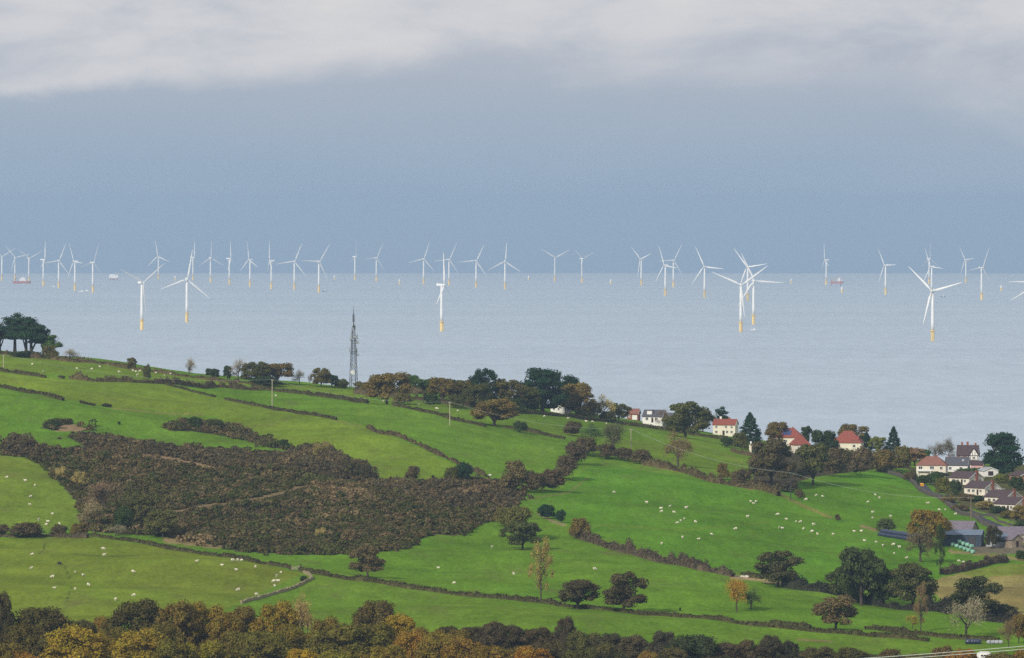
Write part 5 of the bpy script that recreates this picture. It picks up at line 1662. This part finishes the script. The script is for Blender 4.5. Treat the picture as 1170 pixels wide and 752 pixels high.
def house(px, by, Lx, Wy, h, rh, yaw, wmat, rmat, label, hip=False, cat='house', name='house', chimneys=(), wins=(), doors=(), back=0.0, barge=True, sink=0.0):
    p = P(px, by, back)
    lift = max(CH - (by - EYE) * p.y / F - p.z, 0.0)
    e = empty(name, p + Vector((0, 0, .3 + lift)), rad(yaw))
    tag(e, label, cat)
    link('wall', gable_walls(Lx, Wy, h, rh, hip, -2.0 - lift).mesh('wall', wmat), e)
    r = link('roof', roof_mesh(Lx, Wy, h, rh, hip).mesh('roof', rmat), e)
    for x, y, top, w, mt in chimneys:
        c = link('chimney', MB().box(x - w / 2, x + w / 2, y - .35, y + .35, h * .6, h + top).box(x - w / 2 - .08, x + w / 2 + .08, y - .43, y + .43, h + top + .002, h + top + .15).mesh('chimney', mt), r)
    for x, z, w, hh, side in wins:
        window(e, x, z, w, hh, side, Wy / 2 if side == 'f' else Lx / 2, 3 if w > 1.6 else 2)
    for x, w, hh, side in doors:
        door(e, x, w, hh, side, Wy / 2 if side == 'f' else Lx / 2)
    if barge and not hip:
        for s in (-1, 1):
            a, b_ = Lx / 2 + .33, Wy / 2 + .4
            dz = rh * .4 / (Wy / 2)
            m = MB()
            for sy_ in (-1, 1):
                x0, x1 = s * a, s * (a + .06)
                m.add([(x0, sy_ * b_, h - dz - .12), (x1, sy_ * b_, h - dz - .12), (x1, 0, h + rh - .12), (x0, 0, h + rh - .12),
                       (x0, sy_ * b_, h - dz + .16), (x1, sy_ * b_, h - dz + .16), (x1, 0, h + rh + .16), (x0, 0, h + rh + .16)],
                      [(0, 3, 2, 1), (4, 5, 6, 7), (0, 1, 5, 4), (1, 2, 6, 5), (2, 3, 7, 6), (3, 0, 4, 7)])
            link('bargeboard', m.mesh('bargeboard', M_FRAME), r)
    return e


# white house half hidden on the ridge
house(641, 473, 7.0, 6.0, 3.6, 2.2, -30, M_WHITEWASH, M_SLATE, 'white house half hidden by trees beside the tawny tree', back=6,
      wins=[(-1.8, 1, 1, 1.2, 'f'), (.5, 1, 1, 1.2, 'f'), (0, 1.2, 1.1, 1.2, 'r'), (0, 3.4, .9, 1, 'r')], chimneys=[(-2.6, 0, 3.0, .8, M_BRICK)])
house(724, 480, 5.0, 5.5, 2.6, 1.9, -12, M_BRICK, M_REDBROWN, 'small red-brick house with a white garage door', back=6, wins=[(-1.4, 1, .9, 1, 'f')], doors=[(1.0, 2.2, 1.9, 'f')])
e = bpy.data.objects[[o.name for o in COL.objects if o.name.startswith('house')][-1]]
for o in e.children:
    if o.name.startswith('door'):
        o.data.materials[0] = M_FRAME
e = house(748, 483, 9.0, 7.0, 2.6, 2.6, -18, M_WHITEWASH, M_SLATE, 'grey-slated house with a white dormer', back=8, wins=[(-2.5, .9, 1.3, 1.2, 'f'), (1.8, .9, 1.3, 1.2, 'f')], doors=[(0, .9, 2, 'f')])
d = link('dormer', MB().box(-2.6, -.4, -2.9, .2, 3.4, 5.0).mesh('dormer', M_WHITEWASH), e)
link('dormer_roof', MB().box(-2.8, -.2, -3.1, .2, 5.003, 5.15).mesh('dormer_roof', M_SLATE), d)
house(763, 486, 7.5, 6.5, 2.3, 2.8, -50, material('grey_render', (.34, .33, .32), .85, .2), M_SLATE, 'grey bungalow with a steep white-edged gable, left of the domed tree', cat='bungalow', name='bungalow', back=4, wins=[(-1.4, .8, 1.2, 1.1, 'f'), (1, .8, 1.2, 1.1, 'f'), (0, .8, 1.5, 1.1, 'r')])
# white house with the red roof
house(829, 498, 10.0, 6.5, 4.6, 2.2, -14, M_RENDER, M_REDTILE, 'white two-storey house with red tiled roof among the trees', back=3,
      wins=[(-3.4, .8, 1.1, 1.2, 'f'), (1.4, .8, 1.1, 1.2, 'f'), (3.4, .8, 1.1, 1.2, 'f'), (-3.4, 3.0, 1.0, 1.1, 'f'), (.9, 3.0, 1.0, 1.1, 'f'), (3.4, 3.0, 1.0, 1.1, 'f'), (0, 2.8, .9, 1.1, 'r')],
      doors=[(-.2, .95, 2, 'f')], chimneys=[(-2.2, .4, 3.3, .8, M_WHITEWASH), (1.6, .4, 2.9, .8, M_BRICK)])
e = empty('gatehouse', P(861, 517) + Vector((0, 0, .2)), rad(-15))
tag(e, 'small white flat-roofed gatehouse beside the dark brown tree', 'building')
link('wall', MB().box(-1.5, 1.5, -1.5, 1.5, -1.6, 3.2).mesh('wall', M_RENDER), e)
r = link('roof', MB().box(-1.7, 2.4, -1.8, 1.8, 3.203, 3.5).mesh('roof', M_SLATE), e)
link('chimney', MB().box(-1.4, -.8, -.3, .3, 3.503, 4.4).mesh('chimney', M_WHITEWASH), r)
window(e, .3, 1.2, .9, 1.1, 'f', 1.5)
# left red-roofed house with the solar panels
e = house(902, 511, 11.5, 8.0, 3.4, 3.6, -8, M_RENDER, M_REDTILE, 'red-roofed house with blue solar panels on the slope', hip=True, back=10,
          wins=[(-3.6, 1.0, 1.3, 1.3, 'f'), (-1.3, 1.0, 1.3, 1.3, 'f')], chimneys=[(1.4, .6, 4.0, .8, M_BRICK)])
link('solar_panel', MB().add([(-2.6, -3.3, 4.25), (1.0, -3.3, 4.25), (1.0, -1.2, 6.15), (-2.6, -1.2, 6.15), (-2.6, -3.36, 4.34), (1.0, -3.36, 4.34), (1.0, -1.26, 6.24), (-2.6, -1.26, 6.24)],
                             [(0, 3, 2, 1), (4, 5, 6, 7), (0, 1, 5, 4), (1, 2, 6, 5), (2, 3, 7, 6), (3, 0, 4, 7)]).mesh('solar_panel', M_PANEL), e)
house(914, 518, 7.5, 7.0, 3.6, 3.6, 12, M_RENDER, M_REDTILE, 'lower red-roofed wing with white wall in front of the solar-panelled house', hip=True, back=2, wins=[(-1, 1, 1.2, 1.3, 'f'), (1.5, 1, 1.2, 1.3, 'f'), (0, 1, 1.4, 1.3, 'r')])
# right red-roofed house
e = house(969, 515, 12.5, 9.5, 3.2, 4.6, -10, M_RENDER, M_REDTILE, 'right-hand red-roofed house between dark trees', hip=True, back=6, wins=[(-3.4, .9, 1.3, 1.3, 'f'), (3.2, .9, 1.3, 1.3, 'f'), (0, .9, 1.3, 1.3, 'r')],
          chimneys=[(-.6, .8, 4.4, .9, M_BRICK)])
d = link('gable', gable_walls(3.0, 3.4, 4.2, 1.5).mesh('gable', M_WHITEWASH), e, (3.4, -2.6, 0))
link('gable_roof', roof_mesh(3.0, 3.4, 4.2, 1.5, False, .25, .14).mesh('gable_roof', M_REDTILE), d)
# cream hipped house with balcony
e = house(1065, 545, 12.0, 8.0, 4.6, 3.1, -10, M_RENDER, M_REDBROWN, 'cream two-storey house with hipped red-brown roof at the top of the lane', hip=True, back=2,
          wins=[(-4.3, 2.7, 1.6, 1.3, 'f'), (.4, 2.7, 1.7, 1.4, 'f'), (4.2, 2.7, 1.2, 1.2, 'f'), (4.2, .6, 1.2, 1.2, 'f'), (0, 2.6, 1.1, 1.2, 'r')], doors=[(2.4, .95, 2.0, 'f')], chimneys=[(1.5, 1.0, 3.6, .8, M_BRICK)])
link('balcony', MB().box(-5.6, .2, -5.4, -4.003, 2.0, 2.2).box(-5.6, .2, -5.42, -5.34, 2.203, 2.9).box(-5.5, -5.3, -5.35, -5.15, -1, 1.998).box(-.1, .1, -5.35, -5.15, -1, 1.998).mesh('balcony', M_FRAME), e)
house(1094, 540, 9.5, 8.0, 2.8, 3.0, -12, M_WHITEWASH, M_SLATE, 'dark slate-roofed house with a bright roof light, right of the cream house', back=8, wins=[(-2.5, .8, 1.3, 1.2, 'f'), (2, .8, 1.3, 1.2, 'f')], chimneys=[(-3.5, .4, 3.6, .8, M_BRICK)])
e = [o for o in COL.objects if o.name.startswith('house')][-1]
link('roof_light', MB().add([(2.2, -2.6, 4.22), (3.1, -2.6, 4.22), (3.1, -1.6, 4.98), (2.2, -1.6, 4.98), (2.2, -2.66, 4.3), (3.1, -2.66, 4.3), (3.1, -1.66, 5.06), (2.2, -1.66, 5.06)],
                            [(0, 3, 2, 1), (4, 5, 6, 7), (0, 1, 5, 4), (1, 2, 6, 5), (2, 3, 7, 6), (3, 0, 4, 7)]).mesh('roof_light', M_LIGHTSHEET), e)
# timbered mansion
e = house(1106, 536, 9.0, 8.0, 5.0, 3.9, -8, M_BRICK, M_DARKTILE, 'tall dark half-timbered house with brick chimneys on the skyline', back=14,
          wins=[(-2.5, 1, 1.2, 1.3, 'f'), (-2.5, 3.2, 1.2, 1.2, 'f'), (.2, 3.2, 1.2, 1.2, 'f')], chimneys=[(-2.6, .5, 5.2, .8, M_BRICK), (-.2, .5, 5.4, .9, M_BRICK), (3.2, .5, 4.9, .8, M_BRICK)])
d = link('timbered_gable', gable_walls(4.2, 4.0, 4.8, 3.0).mesh('timbered_gable', M_WHITEWASH), e, (3.0, -4.6, 0), (0, 0, -math.pi / 2))
link('gable_roof', roof_mesh(4.2, 4.0, 4.8, 3.0, False, .4, .16).mesh('gable_roof', M_DARKTILE), d)
m = MB()
for yy in (-1.5, -.5, .5, 1.5):
    m.box(2.104, 2.16, yy - .1, yy + .1, 3.0, 5.0 + (1.6 - abs(yy)) * 1.2)
m.box(2.103, 2.17, -2, 2, 4.7, 4.95).box(2.103, 2.17, -2, 2, 2.8, 3.0)
link('timber_frame', m.mesh('timber_frame', M_TIMBER), d)
window(d, 0, 3.3, 1.1, 1.1, 'r', 2.1)
house(1117, 541, 5.0, 4.5, 3.4, 1.4, -12, M_PINK, M_DARKTILE, 'small pink-walled house below the half-timbered one', back=8, wins=[(-1.1, 1.4, .9, 1.1, 'f'), (1.1, 1.4, .9, 1.1, 'f')])
house(1129, 544.5, 6.5, 6.6, 1.9, 1.3, -75, M_WHITEWASH, M_LIGHTSHEET, 'low white gabled garage beside the great cedar', cat='garage', name='garage', back=3, doors=[(0, 2.2, 1.7, 'r')])
# stepped bungalows
BGL = [(1104, 554, 'topmost of the stepped bungalows, brick chimney on its cream gable'), (1122, 566, 'second bungalow down the slope, with brick chimney and white conservatory'),
       (1146, 577, 'third bungalow down the slope, brick chimney on a cream gable'), (1157, 585, 'lowest bungalow, half hidden by the orange-olive tree at the right edge')]
for px, by, lab in BGL:
    e = house(px, by, 11.0, 8.4, 2.6, 2.3, -47, M_RENDER, M_DARKTILE, lab, cat='bungalow', name='bungalow', back=2,
              wins=[(-3.0, .8, 1.5, 1.2, 'f'), (-.6, .8, 1.5, 1.2, 'f'), (3.2, .8, 1.2, 1.2, 'f'), (-2.1, .8, 1.4, 1.2, 'r'), (2.2, .8, 1.2, 1.2, 'r')], doors=[(1.6, .95, 2.0, 'f')])
    link('chimney', MB().box(5.503, 6.0, -.6, .6, -1, 5.5).box(5.45, 6.06, -.67, .67, 5.502, 5.65).mesh('chimney', M_BRICK), e)
e = [o for o in COL.objects if o.name.startswith('bungalow')][-3]
cons = link('conservatory', MB().box(5.503, 8.6, 2.1, 3.9, -1, 2.2).mesh('conservatory', M_FRAME), e)
link('pane', MB().box(5.7, 8.4, 2.06, 2.098, .7, 1.9).box(8.602, 8.64, 2.2, 3.8, .7, 1.9).mesh('pane', M_GLASS), cons)
house(1168, 551, 8.0, 7.0, 2.5, 1.6, -60, M_ORBRICK, M_DARKTILE, 'orange-brick bungalow with white bargeboards at the right edge below the cedar', cat='bungalow', name='bungalow', wins=[(0, .9, 1.6, 1.2, 'r'), (-2, .9, 1.3, 1.2, 'f')])
# orange bin by the lane
p = P(1053.5, 556.5)
e = empty('grit_bin', p, .3)
tag(e, 'small orange-yellow bin at the top of the lane', 'bin')
link('body', MB().add([(-.5, -.4, 0), (.5, -.4, 0), (.5, .4, 0), (-.5, .4, 0), (-.65, -.5, 1.0), (.65, -.5, 1.0), (.65, .5, 1.3), (-.65, .5, 1.3)],
                      [(0, 3, 2, 1), (4, 5, 6, 7), (0, 1, 5, 4), (1, 2, 6, 5), (2, 3, 7, 6), (3, 0, 4, 7)]).mesh('body', M_ORANGE), e)
link('lid', MB().add([(-.7, -.56, 1.004), (.7, -.56, 1.004), (.7, .52, 1.33), (-.7, .52, 1.33), (-.7, -.56, 1.1), (.7, -.56, 1.1), (.6, .4, 1.5), (-.6, .4, 1.5)],
                     [(0, 3, 2, 1), (4, 5, 6, 7), (0, 1, 5, 4), (1, 2, 6, 5), (2, 3, 7, 6), (3, 0, 4, 7)]).mesh('lid', M_ORANGE), e)

# ------------------------------------------------------------------ farm


def shed(px, by, Lx, Wy, h, rh, yaw, wmat, rmat, label, back=0.0, opening=None):
    p = P(px, by, back)
    e = empty('farm_shed', p, rad(yaw))
    tag(e, label, 'shed')
    m = gable_walls(Lx, Wy, h, rh)
    n_ = int(Lx / 1.1)
    for i in range(n_ + 1):   # standing ribs of the cladding
        x = -Lx / 2 + Lx * i / n_
        m.box(x - .06, x + .06, -Wy / 2 - .07, -Wy / 2 - .004, -.2, h - .05)
    link('wall', m.mesh('wall', wmat), e)
    m = roof_mesh(Lx, Wy, h, rh, False, .35, .12)
    link('roof', m.mesh('roof', rmat), e)
    if opening:
        x, w_, hh = opening
        link('door', MB().box(x - w_ / 2, x + w_ / 2, -Wy / 2 - .13, -Wy / 2 - .075, 0, hh).mesh('door', M_STEEL), e)
    return e


shed(1100, 624, 13.5, 9.0, 3.5, 1.4, -10, M_BLUESHEET, M_BLUEROOF, 'largest dark blue farm shed with a pale blue roof', back=4, opening=(3.6, 2.4, 2.8))
shed(1141, 625, 8.0, 6.0, 2.9, 1.0, -8, M_BLUESHEET, M_BLUEROOF, 'smaller blue farm shed with a grey lower wall, right of a dark tree', back=4, opening=(-2, 1.6, 2.2))
e = [o for o in COL.objects if o.name.startswith('farm_shed')][-1]
link('plinth', MB().box(-4.05, 4.05, -3.16, -3.075, -.5, 1.3).mesh('plinth', M_LIGHTSHEET), e)
house(1098, 615, 10.0, 7.0, 2.8, 2.6, -22, M_STONE, M_PURPLE, 'stone barn with purple-grey slates behind the big blue shed', cat='barn', name='stone_barn', back=6, barge=False, wins=[(0, 1.0, 1.0, .9, 'r')], doors=[(0, 1.8, 2.1, 'f')])
house(1163, 622, 13.0, 6.0, 2.7, 2.2, -8, M_STONE, M_PURPLE, 'long stone farm building at the right edge', cat='barn', name='stone_barn', back=10, barge=False, wins=[(-3.5, .9, 1, .9, 'f'), (2.5, .9, 1, .9, 'f')], doors=[(0, 1.6, 2.0, 'f')])
house(1158, 627, 4.6, 4.2, 2.4, 1.5, -60, M_STONE, M_PURPLE, 'little stone outhouse before the long stone farm building', cat='outhouse', name='outhouse', back=4, barge=False, doors=[(0, 1.0, 1.9, 'r')])

# wrapped bales, one by one
rgb = np.random.default_rng(5)


def bale_mesh(name, mat):
    m = MB()
    rs = [.35, .58, .64, .64, .58, .35]
    xs = [-.62, -.6, -.5, .5, .6, .62]
    m.tube([(x, 0, .64) for x in xs], rs, 14)
    return m.mesh(name, mat, True)


bm_dark, bm_green = bale_mesh('silage_bale', M_BALE), bale_mesh('green_bale', M_GREENBALE)
a, b_ = P(1004, 612), P(1052, 620.5)
dirv = (b_ - a); L_ = dirv.length; dirv /= L_
nrm = Vector((-dirv.y, dirv.x, 0))
if nrm.y < 0:
    nrm = -nrm
yaw = math.atan2(dirv.y, dirv.x)
n_ = int(L_ / 1.3)
for row in range(3):
    for lay in range(2):
        for i in range(n_ - lay):
            if lay == 1 and row == 2:
                continue
            q = a + dirv * (1.3 * (i + .5 + .5 * lay)) + nrm * (1.32 * row + .66 * lay)
            zz = land(q.x, q.y) - .03 + lay * 1.08
            o = link('silage_bale', bm_dark, None, (q.x, q.y, zz), (0, 0, yaw + math.pi / 2 + .08 * rgb.normal()), (1.02 + .04 * rgb.normal(),) * 3)
            tag(o, 'dark blue plastic-wrapped bale in the long stack below the round bush', 'bale', 'stack of dark blue bales')
gpts = []
for i in range(7):
    gpts.append((1084 + i * 4.6, 622.5 + i * 1.7, 0))
for i in range(6):
    gpts.append((1087 + i * 4.6, 621.5 + i * 1.7, 1))
for i in range(4):
    gpts.append((1080 + i * 4.6, 619.5 + i * 1.2, 0))
for px, py, lay in gpts:
    q = P(px, py)
    o = link('green_bale', bm_green, None, (q.x, q.y, q.z + lay * 1.05), (0, 0, .5 + .5 * rgb.normal()), (1.0 + .05 * rgb.normal(),) * 3)
    tag(o, 'pale green plastic-wrapped bale in the heap before the big blue shed', 'bale', 'heap of green bales')
for i in range(5):
    q = P(1106 + i * 3.1, 736)
    o = link('silage_bale', bm_dark, None, q, (0, 0, .3 * rgb.normal()))
    tag(o, 'dark blue bale in the short row below the pale leafless tree', 'bale', 'short row of dark bales')
bm_pale = bale_mesh('pale_bale', M_LIGHTSHEET)
for i in range(4):
    q = P(1130 + i * 4.5, 736)
    o = link('pale_bale', bm_pale, None, q, (0, 0, .4 * rgb.normal()), (.8,) * 3)
    tag(o, 'pale grey wrapped bale right of the short dark row', 'bale', 'row of pale bales')
# white caravan at the bottom right
p = P(1124, 757)
e = empty('caravan', p, rad(-8))
tag(e, 'white rounded caravan roof showing above the russet tree, bottom right', 'caravan')
prof = [(-1.55, .5), (-1.75, 1.4), (-1.5, 2.3), (-.9, 2.62), (1.1, 2.62), (1.6, 2.2), (1.75, 1.2), (1.6, .5)]
vs = [(x, -1.05, z) for x, z in prof] + [(x, 1.05, z) for x, z in prof]
k_ = len(prof)
link('body', MB().add(vs, [tuple(range(k_)), tuple(range(2 * k_ - 1, k_ - 1, -1))] + [(i, i + k_, (i + 1) % k_ + k_, (i + 1) % k_) for i in range(k_)]).mesh('body', M_WHITE), e)
window(e, 0, 1.4, 1.4, .6, 'f', 1.05)
for x in (-.5, .5):
    link('wheel', MB().tube([(x, -1.0, .3), (x, -.8, .3)], .3, 12).mesh('wheel', M_DARKHULL), e)

# gate posts in the long lower hedge, rubble by the gorse
e = empty('field_gate', P(337.5, 652), .2)
tag(e, 'weathered field gate between two posts in the gap of the long lower hedge', 'gate')
for x in (-1.6, 1.6):
    link('gate_post', MB().box(x - .14, x + .14, -.14, .14, -.3, 2.0).mesh('gate_post', M_TIMBER), e)
m = MB()
for z in (.3, .6, .9, 1.25):
    m.box(-1.44, 1.44, -.04, .04, z, z + .1)
m.tube([(-1.4, -.06, .3), (1.4, -.06, 1.3)], .05, 4)
link('gate_rails', m.mesh('gate_rails', M_POLE), e)
for i, (px, py, s) in enumerate(((424, 554, 1.0), (432, 553, 1.3), (560, 543.5, .8), (851, 659.5, .9))):
    rg = np.random.default_rng(i)
    q = CSPH * (1 + .18 * rg.normal(size=(1, 1, 3))) * np.array([1.2, .8, .5]) * s
    V = q.reshape(-1, 3)
    o = link('boulder', mk('boulder', V, np.arange(len(V)).reshape(-1, 4), material('pale_rock', (.6, .57, .52), .9, .2, .3, 1.0)), None, P(px, py) + Vector((0, 0, .2)), (0, 0, i))
    tag(o, ['pale flat boulder at the upper right corner of the gorse', 'larger white boulder at the upper right corner of the gorse', 'small white boulder at the foot of the diagonal hedge',
            'small pale boulder at the end of the thick bramble hedge'][i], 'boulder')
